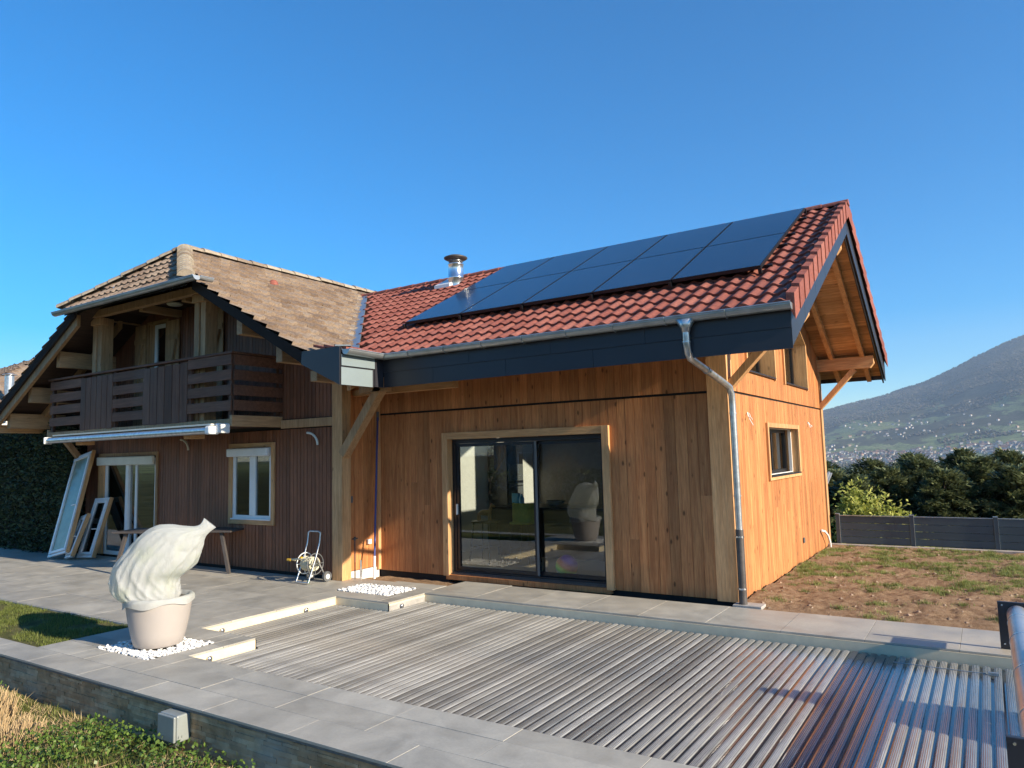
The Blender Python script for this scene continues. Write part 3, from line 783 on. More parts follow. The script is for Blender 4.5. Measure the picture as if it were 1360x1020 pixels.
def side_upper(b):
    for (y0, y1) in ((9.62, 10.40), (12.05, 12.70), (14.55, 15.74)):
        cladding(b, '+x', WX, y0, y1, 2.73, zt, [], (.09, .12), butt=0)
    for (y0, y1) in ((10.40, 12.05), (12.70, 14.55)):
        cladding(b, '+x', WX, y0, y1, 2.73, lambda u: 3.055, [], (.09, .12), butt=0)
        u = y0
        while u < y1 - .01:
            w_ = min(.105, y1 - u); c_ = rn()
            a0, a1 = gtop(u) + .02, gtop(u + w_) + .02
            b.hexa([(WX, u + .002, a0), (WX, u + w_ - .002, a1), (WX - .02, u + w_ - .002, a1), (WX - .02, u + .002, a0), (WX, u + .002, zt(u)), (WX, u + w_ - .002, zt(u + w_)), (WX - .02, u + w_ - .002, zt(u + w_)), (WX - .02, u + .002, zt(u))], c_)
            u += w_
side_upper(b)
b.build('side_cladding', M['larch'], ext)
# far wall and left remainder (seen from other positions)
b = MB(); cladding(b, '+y', 15.9, -8.9, -2.9, .05, lambda u: 3.9, [], (.13, .15)); b.build('rear_cladding', M['larch'], ext)
# black backing behind the boards, with the openings left free
b = MB()
b.box(-8.97, -7.44, 9.425, 9.50, -.1, 3.85, m=0); b.box(-4.56, -2.84, 9.425, 9.50, -.1, 3.85); b.box(-7.44, -4.56, 9.425, 9.50, 2.27, 3.85)
def yz(poly): b.prism(poly, 'x', -2.88, -2.815)
yz([(9.50, -.1), (11.355, -.1), (11.355, 2.8), (9.50, 2.8)]); yz([(13.455, -.1), (15.85, -.1), (15.85, 2.8), (13.455, 2.8)])
yz([(11.355, -.1), (13.455, -.1), (13.455, 1.508), (11.355, 1.508)]); yz([(11.355, 2.293), (13.455, 2.293), (13.455, 2.8), (11.355, 2.8)])
yz([(9.50, 2.8), (10.42, 2.8), (10.42, zt(10.42)), (9.50, zt(9.5))]); yz([(12.03, 2.8), (12.72, 2.8), (12.72, zt(12.72)), (12.55, zt(12.55)), (12.03, zt(12.03))]); yz([(14.53, 2.8), (15.85, 2.8), (15.85, zt(15.85)), (14.53, zt(14.53))])
yz([(10.42, 2.8), (12.03, 2.8), (12.03, 3.09), (10.42, 3.09)]); yz([(12.72, 2.8), (14.53, 2.8), (14.53, 3.07), (12.72, 3.07)])
b.box(-8.97, -2.9, 15.80, 15.875, -.1, 3.85)
b.build('wall_membrane', M['dark'], ext)
b = MB(); b.box(-8.97, -2.82, 9.43, 15.86, -.34, -.10); b.build('foundation', M['concrete'], ext)
# interior shell
b = MB()
b.box(-8.9, -2.9, 9.52, 15.78, .0, .05); b.build('interior_floor', M['floor'], ext)
b = MB()
b.box(-8.96, -8.9, 9.51, 15.8, .05, 4.1)
b.box(-8.9, -7.40, 9.51, 9.56, .05, 3.0); b.box(-4.59, -2.89, 9.51, 9.56, .05, 3.0); b.box(-7.40, -4.59, 9.51, 9.56, 2.25, 3.0)
b.box(-2.935, -2.885, 9.56, 11.4, .05, 3.0); b.box(-2.935, -2.885, 13.4, 14.75, .05, 3.0); b.box(-2.935, -2.885, 11.4, 13.4, .05, 1.54); b.box(-2.935, -2.885, 11.4, 13.4, 2.26, 3.0)
b.build('interior_wall', M['render'], ext)
b = MB(); b.box(-8.9, -2.94, 14.75, 14.8, .05, 4.25); b.build('interior_wall', plain('grey_interior_wall', (.16, .15, .14), .9), ext)  # back wall colour darkened to stand in for the unlit depth of the room
# corner posts and trim boards
def timber(name, boxes, mat, parent, bev=.004, label=None):
    for q in boxes:
        b = MB(); b.box(*q, c=rn()); o = b.build(name, mat, parent, bevel=bev)
    return o
timber('corner_post', [(-3.04, -2.765, 9.375, 9.50, .015, 3.76)], M['spruce'], ext)
timber('corner_post', [(-2.86, -2.765, 9.503, 9.61, .015, 2.70), (-2.86, -2.765, 9.503, 9.61, 2.735, 3.76)], M['spruce'], ext)
timber('corner_trim', [(-2.84, -2.765, 15.75, 15.93, .03, 4.0)], M['spruce'], ext)
timber('corner_trim', [(-8.968, -8.90, 9.33, 9.398, .05, 3.4)], M['spruce'], ext)
# roof deck + soffit
deck = MB()
def deck_poly(y0, y1, x0, x1, zoff, th):
    z0, z1 = zn(y0) - zoff, zn(y1) - zoff
    deck.hexa([(x0, y0, z0 - th), (x1, y0, z0 - th), (x1, y1, z1 - th), (x0, y1, z1 - th), (x0, y0, z0), (x1, y0, z0), (x1, y1, z1), (x0, y1, z1)], rn())
def strip_deck(y0, y1, n):
    for k in range(n):
        a = y0 + (y1 - y0) * k / n; c_ = y0 + (y1 - y0) * (k + 1) / n
        zz = min(zn(a), zn(c_)); xl = max(-12.4, -13.0 + (ZR - zz) / .553 + .03)
        deck_poly(a + .002, c_ - .002, xl, XG - .035, .36, .022)
strip_deck(8.03, YR, 34); strip_deck(YR, YF - .03, 30)
roof = deck.build('soffit', M['soffit'], ext)
b = MB()
for (y0, y1, n) in ((8.03, YR, 24), (YR, YF - .03, 20)):
    for k in range(n):
        a = y0 + (y1 - y0) * k / n; c_ = y0 + (y1 - y0) * (k + 1) / n; xl = max(-12.4, -13.0 + (ZR - min(zn(a), zn(c_))) / .553 + .05)
        b.hexa([(xl, a, zn(a) - .355), (XG - .03, a, zn(a) - .355), (XG - .03, c_, zn(c_) - .355), (xl, c_, zn(c_) - .355), (xl, a, zn(a) - .03), (XG - .03, a, zn(a) - .03), (XG - .03, c_, zn(c_) - .03), (xl, c_, zn(c_) - .03)])
b.build('roof_deck', M['dark'], ext)
# rafters under the gable overhang and along the eave
for xr in (-1.98, -2.55):
    for (ya, yb) in ((8.06, YR), (YR, YF - .06)):
        b = MB(); c_ = rn()
        z0, z1 = zn(ya) - .383, zn(yb) - .383
        b.hexa([(xr, ya, z0 - .13), (xr + .085, ya, z0 - .13), (xr + .085, yb, z1 - .13), (xr, yb, z1 - .13), (xr, ya, z0), (xr + .085, ya, z0), (xr + .085, yb, z1), (xr, yb, z1)], c_)
        b.build('rafter', M['spruce_y'], ext, bevel=.003)
x = -3.3
while x > -8.4:
    b = MB(); z0, z1 = zn(8.06) - .383, zn(9.45) - .383
    b.hexa([(x, 8.06, z0 - .13), (x + .085, 8.06, z0 - .13), (x + .085, 9.42, z1 - .13), (x, 9.42, z1 - .13), (x, 8.06, z0), (x + .085, 8.06, z0), (x + .085, 9.42, z1), (x, 9.42, z1)], rn())
    b.build('rafter', M['spruce_y'], ext); x -= .72
# purlins with shaped ends, braces
def purlin(y, zt_, x0=-3.0, x1=-1.74, w=.16, h=.24, parent=ext):
    b = MB(); b.prism([(x0, zt_ - h), (x1 - .07, zt_ - h), (x1, zt_ - h + .09), (x1, zt_), (x0, zt_)], 'y', y - w / 2, y + w / 2, rn())
    return b.build('purlin', M['spruce_x'], parent, bevel=.005)
purlin(15.80, zn(15.8) - .45 ); purlin(9.48, zn(9.48) - .515); purlin(YR, zn(YR) - .55)
purlin(14.2, zn(14.2) - .515, x0=-2.95, x1=-1.9) if False else None
def brace(a, c_, w=.10, h=.13):
    b = MB(); b.bar(a, c_, w, h, up=(0, 1, 0), c=rn()); return b.build('brace', M['spruce'], ext, bevel=.004)
zc = zn(15.8) - .45 - .24
brace((-2.80, 15.80, zc - .74), (-2.10, 15.80, zc + .0))
brace((-2.80, 9.48, 2.74), (-2.02, 9.48, zn(9.48) - .515 - .22))
b = MB(); b.box(-8.9, -6.75, 8.72, 8.86, 3.0, 3.10, rn()); b.build('eave_beam', M['spruce_x'], ext, bevel=.004)
# front fascia: two lapped rows of panels
b = MB(); xs = [-7.50, -6.55, -5.30, -4.0, -2.85, XG]
for a, c_ in zip(xs[:-1], xs[1:]): b.box(a + .002, c_ - .002, 8.0, 8.016, 3.0, 3.235, rn())
xs = [-7.50, -5.9, -4.6, -3.3, XG]
for a, c_ in zip(xs[:-1], xs[1:]): b.box(a + .002, c_ - .002, 7.988, 8.004, 3.225, 3.46, rn())
b.build('eave_fascia', M['anth'], ext)
b = MB(); b.box(-7.5, XG - .03, YF - .02, YF, zn(YF) - .45, zn(YF) - .02); b.build('rear_fascia', M['anth'], ext)
# rake fascias with panel joints
def rake(ya, yb, nseg, nm):
    b = MB()
    for k in range(nseg):
        a = ya + (yb - ya) * k / nseg; c_ = ya + (yb - ya) * (k + 1) / nseg
        zb0, zb1 = zn(a) - .475, zn(c_) - .475
        e = .003
        b.hexa([(XG - .02, a + e, zb0), (XG, a + e, zb0), (XG, c_ - e, zb1), (XG - .02, c_ - e, zb1), (XG - .02, a + e, zn(a) - .04), (XG, a + e, zn(a) - .04), (XG, c_ - e, zn(c_) - .04), (XG - .02, c_ - e, zn(c_) - .04)], rn())
    b.build(nm, M['anth'], ext)
rake(YE, YR, 6, 'rake_fascia'); rake(YR, YF, 5, 'rake_fascia')
b = MB()   # inner trim strip of the far rake
b.hexa([(XG - .06, YR, zn(YR) - .52), (XG - .035, YR, zn(YR) - .52), (XG - .035, YF, zn(YF) - .52), (XG - .06, YF, zn(YF) - .52), (XG - .06, YR, zn(YR) - .40), (XG - .035, YR, zn(YR) - .40), (XG - .035, YF, zn(YF) - .40), (XG - .06, YF, zn(YF) - .40)])
b.build('rake_trim', M['anth'], ext)
# tiles
th = math.atan(K); cs, sn = math.cos(th), math.sin(th)
X0T = -12.85; CW = .190; CH = (YR - 7.95) / cs / 15
def Pf(u, s, h):
    y = 7.95 + s * cs - h * sn; return (XG + .02 - u, y, 3.50 + K * (7.95 - 8) + s * sn + h * cs)
def Pb(u, s, h):
    y = YF + .05 - s * cs + h * sn; return (XG + .02 - u, y, zn(YF) - K * .05 + s * sn + h * cs)
def keep_new(X, Y):
    return X > -12.4 and zn(Y) > zo(X) + (.10 if Y < YR else .0)
b = MB(); tile_field(b, lambda u, s, h: Pf(u, s, h), 59, 15, CW, CH, lambda u, s: keep_new(XG - u - .1, 7.95 + s * cs), amp=.034, lift=.032)
tb = MB(); tile_field(b, lambda u, s, h: Pb(u, s, h), 59, 12, CW, (YF + .05 - YR) / cs / 12, lambda u, s: keep_new(XG - u, YF + .05 - s * cs), amp=.034, lift=.032)
rf = b.build('roof_tiles', M['redtile'], ext)
# rake tiles
b = MB()
def raketile(Y0, n, sgn, ch):
    for k in range(n):
        s = k * ch
        for (x0, x1, h0, h1) in ((XG - .03, XG + .055, -.20, .10),):
            y0 = (7.95 + s * cs) if sgn > 0 else (YF + .05 - s * cs); y1 = y0 + sgn * ch * 1.06 * cs
            a0 = zn(min(max(y0, 7.9), 17)) if y0 >= 7.95 else 3.47; a1 = zn(y1) if (sgn > 0 and y1 < YR) or (sgn < 0 and y1 > YR) else zn(YR)
            up = .03; c_ = rn()
            v = [(x0, y0, a0 - .02 + up), (x1, y0, a0 - .19 + up * .5), (x1 - .012, y1, a1 - .19), (x0, y1, a1 - .02)]
            t = [(x0, y0, a0 + .095 + up), (x1, y0, a0 + .08 + up), (x1 - .012, y1, a1 + .07), (x0, y1, a1 + .085)]
            b.hexa(v + t, c_)
raketile(0, 15, 1, CH); raketile(0, 12, -1, (YF + .05 - YR) / cs / 12)
b.build('rake_tile_row', M['redtile'], ext)
# ridge caps
b = MB(); x = XG + .06
while x > -12.6:
    x1 = x - .40; seg = 8; v = []; c_ = rn()
    for (xx, r_) in ((x, .108), (x1 - .03, .094)):
        for k in range(seg + 1):
            a = math.pi * k / seg; v.append((xx, YR + r_ * math.cos(a), zn(YR) - .0 + r_ * .8 * math.sin(a)))
    n = seg + 1; b.mesh(v, [(k, k + 1, n + k + 1, n + k) for k in range(seg)] + [tuple(range(n))], c_, 0, False)
    x = x1
b.build('ridge_cap_row', M['redtile'], ext)
# zinc valley
b = MB()
def Vp(t, off, up): # along the valley
    y = 7.95 + t * (12.5 - 7.95); z = zn(y); x = -13.0 + (ZR - z) / .553; return (x + off, y, z + up)
N = 16
for k in range(N):
    t0, t1 = k / N, (k + 1) / N
    b.face([Vp(t0, -.10, .10), Vp(t0, .0, .045), Vp(t1, .0, .045), Vp(t1, -.10, .10)]); b.face([Vp(t0, .0, .045), Vp(t0, .20, .055), Vp(t1, .20, .055), Vp(t1, .0, .045)])
    b.face([Vp(t0, .20, .055), Vp(t0, .21, .02), Vp(t1, .21, .02), Vp(t1, .20, .055)])
b.build('valley_flashing', M['zinc'], ext)
# gutter
b = MB(); half_gutter(b, (-7.42, 7.915, 3.475), (XG + .03, 7.915, 3.475)); g_ = b.build('gutter', M['zinc'], ext)
for x in (-6.9, -6.25, -5.6, -4.95, -4.3, -3.65, -3.0, -2.3):
    b = MB(); pts = [(x, 7.915 + .082 * math.cos(a), 3.475 - .082 * math.sin(a)) for a in [math.pi * k / 10 for k in range(11)]]
    b.tube(pts, .006, 6); b.build('gutter_bracket', M['zinc'], g_)
# downpipe
b = MB()
b.lathe([(.001, .0), (.045, .0), (.055, .05), (.115, .14), (.001, .15)], (-2.77, 7.915, 3.285), 20); b.build('outlet_funnel', M['galv'], ext)
b = MB()
path = [(-2.77, 7.915, 3.30), (-2.77, 7.915, 3.16), (-2.77, 7.95, 3.06), (-2.77, 8.02, 3.0), (-2.72, 9.14, 2.78), (-2.70, 9.24, 2.74), (-2.69, 9.29, 2.64), (-2.69, 9.30, 2.5), (-2.69, 9.30, .93)]
b.tube(path, .042, 18)
dp = b.build('downpipe', M['galv'], ext)
for (p, q) in (((-2.77, 7.915, 3.17), (-2.77, 7.915, 3.185)), ((-2.747, 8.5, 2.905), (-2.746, 8.52, 2.90)), ((-2.69, 9.30, 2.40), (-2.69, 9.30, 2.415)), ((-2.69, 9.30, 1.35), (-2.69, 9.30, 1.37))):
    b = MB(); b.tube([p, q], .048, 18); b.build('pipe_collar', M['galv'], dp)
b = MB(); b.tube([(-2.69, 9.30, .94), (-2.69, 9.30, .02)], .051, 18); b.build('pipe_shoe', M['iron'], ext)
for z in (.84, .20):
    b = MB(); b.tube([(-2.69, 9.30, z), (-2.69, 9.30, z + .02)], .056, 18); b.build('pipe_clamp', M['steel'], ext)
b = MB(); b.box(-2.80, -2.45, 9.215, 9.44, -.02, .022); o = b.build('drain_slab', M['concrete'], None, bevel=.006); tag(o, 'small pale concrete slab under the foot of the drainpipe', 'paving slab')
# stove flue
fl = MB(); fl.lathe([(.19, -.45), (.165, -.20), (.165, .0), (.172, .01), (.172, .04), (.163, .05), (.163, .30), (.17, .31), (.17, .33), (.15, .34), (.15, .42)], (-9.16, 12.0, 5.68), 28)
fo = fl.build('flue', M['steel'], ext)
b = MB(); b.lathe([(.001, .44), (.2, .42), (.25, .45), (.25, .47), (.18, .50), (.001, .51)], (-9.16, 12.0, 5.68), 28); b.lathe([(.12, .40), (.12, .45)], (-9.16, 12.0, 5.68), 16); b.build('flue_cap', M['iron'], fo)
b = MB(); a = 11.75; b.hexa([(-9.55, a, zn(a) + .05), (-9.15, a, zn(a) + .05), (-9.15, 12.25, zn(12.25) + .05), (-9.55, 12.25, zn(12.25) + .05), (-9.55, a, zn(a) + .12), (-9.15, a, zn(a) + .12), (-9.15, 12.25, zn(12.25) + .12), (-9.55, 12.25, zn(12.25) + .12)]); b.build('flue_flashing', M['white'], fo)
# solar panels
for i in range(5):
    for j in range(2):
        w_ = 1.167; x1 = -2.18 - i * w_; x0 = x1 - w_ + .02; s0 = (9.12 - 8) / cs + j * 1.765; s1 = s0 + 1.75
        def PP(x, s, h): return (x, 8 + s * cs - h * sn, 3.50 + s * sn + h * cs)
        h0, h1 = .10, .145
        b = MB(); b.hexa([PP(x0, s0, h0), PP(x1, s0, h0), PP(x1, s1, h0), PP(x0, s1, h0), PP(x0, s0, h1), PP(x1, s0, h1), PP(x1, s1, h1), PP(x0, s1, h1)]); pn = b.build('solar_panel', M['black'], ext)
        e = .012; b = MB(); b.face([PP(x0 + e, s0 + e, h1 + .002), PP(x1 - e, s0 + e, h1 + .002), PP(x1 - e, s1 - e, h1 + .002), PP(x0 + e, s1 - e, h1 + .002)]); b.build('cells', M['pv'], pn)
for i in range(6):
    for s_ in ((9.12 - 8) / cs - .02, (9.12 - 8) / cs + 1.765 * 2):
        x_ = -2.19 - i * 1.167
        b = MB(); b.hexa([PP(x_ - .02, s_ - .02, .05), PP(x_ + .02, s_ - .02, .05), PP(x_ + .02, s_ + .03, .05), PP(x_ - .02, s_ + .03, .05), PP(x_ - .02, s_ - .02, .12), PP(x_ + .02, s_ - .02, .12), PP(x_ + .02, s_ + .03, .12), PP(x_ - .02, s_ + .03, .12)]); b.build('panel_clamp', M['black'], ext)
for s_ in (.28, 1.35, 2.0, 3.05):
    b = MB(); s_ += (9.12 - 8) / cs; b.bar(PP(-2.10, s_, .055), PP(-8.05, s_, .055), .04, .04, up=(0, -sn, cs)); b.build('mounting_rail', M['black'], ext)

# ------------------------------------------------------------------ patio door of the extension
pdr = MB()
pdr.box(-7.51, -7.40, 9.365, 9.398, .035, 2.335); o1 = pdr.build('door_surround', M['spruce'], ext, bevel=.003)
pdr = MB(); pdr.box(-7.46, -7.40, 9.3985, 9.55, .035, 2.225, rn()); pdr.build('door_surround', M['spruce'], ext, bevel=.002)
pdr = MB(); pdr.box(-4.59, -4.48, 9.345, 9.398, .035, 2.335, rn()); pdr.build('door_surround', M['spruce'], ext, bevel=.003)
pdr = MB(); pdr.box(-4.59, -4.53, 9.3985, 9.55, .035, 2.225, rn()); pdr.build('door_surround', M['spruce'], ext, bevel=.002)
pdr = MB(); pdr.box(-7.398, -4.592, 9.36, 9.55, 2.225, 2.335, rn()); pdr.build('door_surround', M['spruce_x'], ext, bevel=.003)
pd = MB()
pd.box(-7.395, -7.33, 9.50, 9.62, .06, 2.22); pd.box(-4.66, -4.595, 9.50, 9.62, .06, 2.22); pd.box(-7.329, -4.661, 9.50, 9.62, 2.155, 2.22); pd.box(-7.329, -4.661, 9.50, 9.62, .06, .115)
door = pd.build('patio_door', M['black'], ext, bevel=.003)
def sash(x0, x1, y, nm='door_sash'):
    b = MB(); s_ = .05
    b.box(x0, x0 + s_, y, y + .045, .12, 2.15); b.box(x1 - s_, x1, y, y + .045, .12, 2.15); b.box(x0 + s_, x1 - s_, y, y + .045, 2.10, 2.15); b.box(x0 + s_, x1 - s_, y, y + .045, .12, .175)
    o = b.build(nm, M['black'], door)
    b = MB(); b.box(x0 + s_ - .01, x1 - s_ + .01, y + .018, y + .026, .17, 2.11); b.build('door_glass', M['glass'], door); return o
sash(-7.325, -5.80, 9.515); sash(-5.86, -4.665, 9.567)
b = MB(); b.box(-5.808, -5.772, 9.50, 9.513, .12, 2.15); b.build('meeting_stile', M['greyp'], door)
b = MB(); b.box(-7.315, -7.30, 9.47, 9.514, 1.0, 1.17); b.build('door_handle', M['white'], door, bevel=.003)
b = MB(); b.box(-7.40, -4.59, 9.42, 9.50, .055, .075); b.box(-7.40, -4.59, 9.455, 9.465, .075, .09); b.box(-7.40, -4.59, 9.485, 9.495, .075, .09); b.build('door_track', M['iron'], door)
b = MB(); b.box(-7.46, -4.53, 9.37, 9.62, -.02, .054); b.build('door_sill', M['larch'], ext)
# side window
def frame_x(nm, X0, X1, y0, y1, z0, z1, w_, mat, parent, wb=None):
    wb = w_ if wb is None else wb
    b = MB(); b.box(X0, X1, y0, y0 + w_, z0, z1, rn()); b.box(X0, X1, y1 - w_, y1, z0, z1, rn()); b.box(X0, X1, y0 + w_, y1 - w_, z1 - w_, z1, rn())
    if wb: b.box(X0, X1, y0 + w_, y1 - w_, z0, z0 + wb, rn())
    return b.build(nm, mat, parent, bevel=.003)
win = thing('x', 'x', 'x'); bpy.data.objects.remove(win)
wf = frame_x('window_surround', -2.787, -2.755, 11.31, 13.50, 1.46, 2.34, .07, M['spruce'], ext, .05)
b = MB(); b.box(-2.98, -2.79, 11.36, 11.378, 1.51, 2.29); b.box(-2.98, -2.79, 13.432, 13.45, 1.51, 2.29); b.box(-2.98, -2.79, 11.378, 13.432, 2.272, 2.29); b.build('window_reveal', M['spruce'], ext)
b = MB(); b.box(-2.98, -2.74, 11.36, 13.45, 1.512, 1.53); b.build('window_sill', M['anth'], ext)
b = MB(); b.box(-3.04, -2.981, 11.378, 11.44, 1.53, 2.272); b.box(-3.04, -2.981, 13.37, 13.432, 1.53, 2.272); b.box(-3.04, -2.981, 11.44, 13.37, 2.21, 2.272); b.box(-3.04, -2.981, 11.44, 13.37, 1.53, 1.59); b.box(-3.04, -2.975, 12.37, 12.44, 1.59, 2.21)
wo = b.build('window', M['black'], ext)
b = MB(); b.box(-3.02, -3.01, 11.43, 12.38, 1.58, 2.22); b.build('pane', M['glass_s'], wo)
b = MB(); b.box(-3.02, -3.01, 12.43, 13.38, 1.58, 2.22); b.build('pane', M['glass_s'], wo)
# gable windows
for (y0, y1, z0) in ((10.40, 12.05, 3.06), (12.70, 14.55, 3.045)):
    def ring(X0, X1, d0, d1, mat, nm):
        b = MB()
        b.box(X0, X1, y0 + d0, y0 + d1, z0 + d0, gtop(y0 + d0) - d0, rn()); b.box(X0, X1, y1 - d1, y1 - d0, z0 + d0, gtop(y1 - d0) - d0, rn())
        (b.box(X0, X1, y0 + d1, y1 - d1, z0 + d0, z0 + d1, rn()) if d0 >= 0 else None)
        a, c_ = y0 + d1, y1 - d1
        b.hexa([(X0, a, gtop(a) - d1), (X1, a, gtop(a) - d1), (X1, c_, gtop(c_) - d1), (X0, c_, gtop(c_) - d1), (X0, a, gtop(a) - d0), (X1, a, gtop(a) - d0), (X1, c_, gtop(c_) - d0), (X0, c_, gtop(c_) - d0)], rn())
        return b.build(nm, mat, ext)
    ring(-3.0, -2.757, -.03, .03, M['spruce'], 'window_surround')
    b = MB(); b.box(-3.0, -2.75, y0 + .03, y1 - .03, z0 - .01, z0 + .01); b.build('window_sill', M['anth'], ext)
    wo = ring(-3.06, -3.003, .0, .09, M['black'], 'window')
    b = MB(); a, c_ = y0 + .08, y1 - .08
    b.hexa([(-3.035, a, z0 + .08), (-3.025, a, z0 + .08), (-3.025, c_, z0 + .08), (-3.035, c_, z0 + .08), (-3.035, a, gtop(a) - .08), (-3.025, a, gtop(a) - .08), (-3.025, c_, gtop(c_) - .08), (-3.035, c_, gtop(c_) - .08)]); b.build('pane', M['glass_c'], wo)
# small fittings on the gable wall
def cable(nm, y, z):
    b = MB(); random.seed(int(y * 100))
    for k in range(3):
        p = [Vector((-2.787, y, z))]
        for q in range(5): p.append(p[-1] + Vector((rn(.004, .02), rn(-.05, .06), rn(-.05, .02))))
        b.tube(p, .006, 6)
    b.build(nm, M['white'], ext)
cable('loose_cable', 10.33, 2.46); cable('loose_cable', 14.42, 2.42)
b = MB(); b.box(-2.787, -2.765, 13.40, 13.48, .30, .39); b.build('outdoor_socket', M['greyp'], ext, bevel=.006)
b = MB(); b.tube([(-2.77, 14.95, .36), (-2.72, 15.02, .34), (-2.70, 15.2, .25), (-2.70, 15.38, .1), (-2.70, 15.42, -.02)], .022, 10); b.build('conduit', M['white'], ext)

# ------------------------------------------------------------------ interior furniture seen through the glass
ct = thing('kitchen_counter', 'dark kitchen island behind the sliding glass door', 'counter', (-7.2, 12.3, .05))
b = MB(); b.box(-8.0, -5.6, 11.65, 12.35, .05, .93); b.build('base', M['black'], ct, bevel=.004)
b = MB(); b.box(-8.05, -5.55, 11.55, 12.4, .933, .97); b.build('worktop', M['anth'], ct, bevel=.004)
cb = thing('oven_cabinet', 'tall black cabinet with built-in oven against the white interior wall', 'cabinet', (-8.6, 12.9, .05))
b = MB(); b.box(-8.88, -8.40, 12.62, 13.26, .05, 2.15); b.build('carcass', M['black'], cb, bevel=.005)
b = MB(); b.box(-8.398, -8.375, 12.66, 13.22, .9, 1.35); b.build('oven_door', M['greyp'], cb, bevel=.004)
b = MB(); b.box(-8.398, -8.375, 12.66, 13.22, 1.4, 1.75); b.build('oven_door', M['greyp'], cb, bevel=.004)
b = MB(); b.tube([(-8.35, 12.72, 1.30), (-8.35, 13.16, 1.30)], .01, 8); b.build('handle', M['steel'], cb)
def stool(loc, lab, back=None, copy=None):
    t = thing('bar_stool', lab, 'stool', loc, 'bar stools at the kitchen island')
    X, Y, Z = loc
    b = MB(); b.box(X - .2, X + .2, Y - .18, Y + .18, Z + .68, Z + .72); b.build('seat', back or M['black'], t, bevel=.02)
    for sx in (-1, 1):
        for sy in (-1, 1):
            b = MB(); b.tube([(X + sx * .16, Y + sy * .14, Z + .68), (X + sx * .22, Y + sy * .20, Z)], .012, 8); b.build('leg', M['black'], t)
    b = MB(); r_ = .2
    b.tube([(X - r_, Y - .18, Z + .25), (X + r_, Y - .18, Z + .25), (X + r_, Y + .18, Z + .25), (X - r_, Y + .18, Z + .25), (X - r_, Y - .18, Z + .25)], .009, 6); b.build('foot_ring', M['black'], t)
    if back:
        b = MB(); v = []
        for k in range(9):
            a = math.pi * (k / 8) ; v.append((X - .22 * math.cos(a), Y + .02 - .2 * math.sin(a)))
        for (p, q) in zip(v[:-1], v[1:]):
            b.hexa([(p[0], p[1], Z + .70), (q[0], q[1], Z + .70), (q[0], q[1] + .02, Z + .70), (p[0], p[1] + .02, Z + .70), (p[0] * 1, p[1], Z + 1.05), (q[0], q[1], Z + 1.05), (q[0], q[1] + .02, Z + 1.05), (p[0], p[1] + .02, Z + 1.05)])
        b.build('backrest', back, t)
    return t
stool((-7.75, 10.9, .05), 'black bar stool with an orange toy animal on its seat, inside the glass door')
stool((-6.95, 10.95, .05), 'bar stool with olive green shell back, inside the glass door', M['olive'])
toy = thing('toy_animal', 'small orange wooden toy animal standing on the black bar stool', 'toy', (-7.75, 10.9, .77))
b = MB(); b.tube([(-7.87, 10.9, .90), (-7.80, 10.9, .91), (-7.69, 10.9, .91), (-7.63, 10.9, .90)], [.03, .055, .055, .035], 12)
b.tube([(-7.66, 10.9, .92), (-7.62, 10.9, 1.0), (-7.60, 10.9, 1.05)], [.04, .028, .026], 10); b.tube([(-7.61, 10.9, 1.05), (-7.53, 10.9, 1.02)], [.032, .018], 10)
toym = plain('orange_wood', (.62, .34, .11), .5, 0, 10, .1)
b.build('body', toym, toy)
for (dx, dy) in ((-.14, -.03), (-.14, .03), (.1, -.03), (.1, .03)):
    b = MB(); b.tube([(-7.75 + dx, 10.9 + dy, .9), (-7.75 + dx, 10.9 + dy, .77)], .014, 8); b.build('leg', toym, toy)
bt = MB(); bt.lathe([(.001, 0), (.045, 0), (.05, .02), (.05, .14), (.02, .19), (.02, .22), (.001, .22)], (-7.62, 11.95, .97), 16); o = bt.build('bottle', M['skyblue']); tag(o, 'turquoise bottle standing on the kitchen island behind the glass', 'bottle')
b = MB(); b.box(-7.85, -7.71, 11.95, 12.05, .97, 1.2); o = b.build('food_packet', M['skyblue'], bevel=.01); tag(o, 'turquoise packet beside the bottle on the kitchen island', 'packet')
b = MB(); b.lathe([(.001, 0), (.11, .0), (.17, .06), (.18, .10), (.17, .10), (.1, .02), (.001, .015)], (-6.9, 12.0, .97), 20); o = b.build('bowl', M['greyp']); tag(o, 'wide grey bowl on the kitchen island behind the glass', 'bowl')
bm_ = NT('rainbow_ball'); bv = bm_.coords((1, 1, 1), (0, R(60), 0)); sx_ = bm_.add('ShaderNodeSeparateXYZ'); bm_.link(bv, sx_.inputs[0])
mr = bm_.add('ShaderNodeMapRange'); mr.inputs['From Min'].default_value = -.15; mr.inputs['From Max'].default_value = .15; bm_.link(sx_.outputs[0], mr.inputs[0])
bm_.col(bm_.ramp(mr.outputs[0], [(.1, (.02, .35, .6)), (.3, (.12, .85, .12)), (.46, (.65, .75, .06)), (.6, (.95, .22, .06)), (.75, (.8, .15, .12)), (.92, (.42, .12, .65))])); bm_.set(.35)
b = MB(); seg = 32
b.lathe([(.172 * math.sin(math.pi * k / 20) + 1e-4, -.172 * math.cos(math.pi * k / 20)) for k in range(21)], (0, 0, 0), seg)
o = b.build('play_ball', bm_.mat); o.location = (-5.50, 9.85, .235); tag(o, 'rainbow-striped play ball on the floor just inside the glass door', 'ball')
# ================================================================== CHALET (old part of the house)
random.seed(21)
ch = thing('chalet', 'dark brown timber chalet with balcony and weathered tile roof at the left', 'house', (-12.9, 12.5, 0))
XR = -13.0; WY = 8.48; KO = .553; RY = 7.14
zoff = lambda x: zo(x)
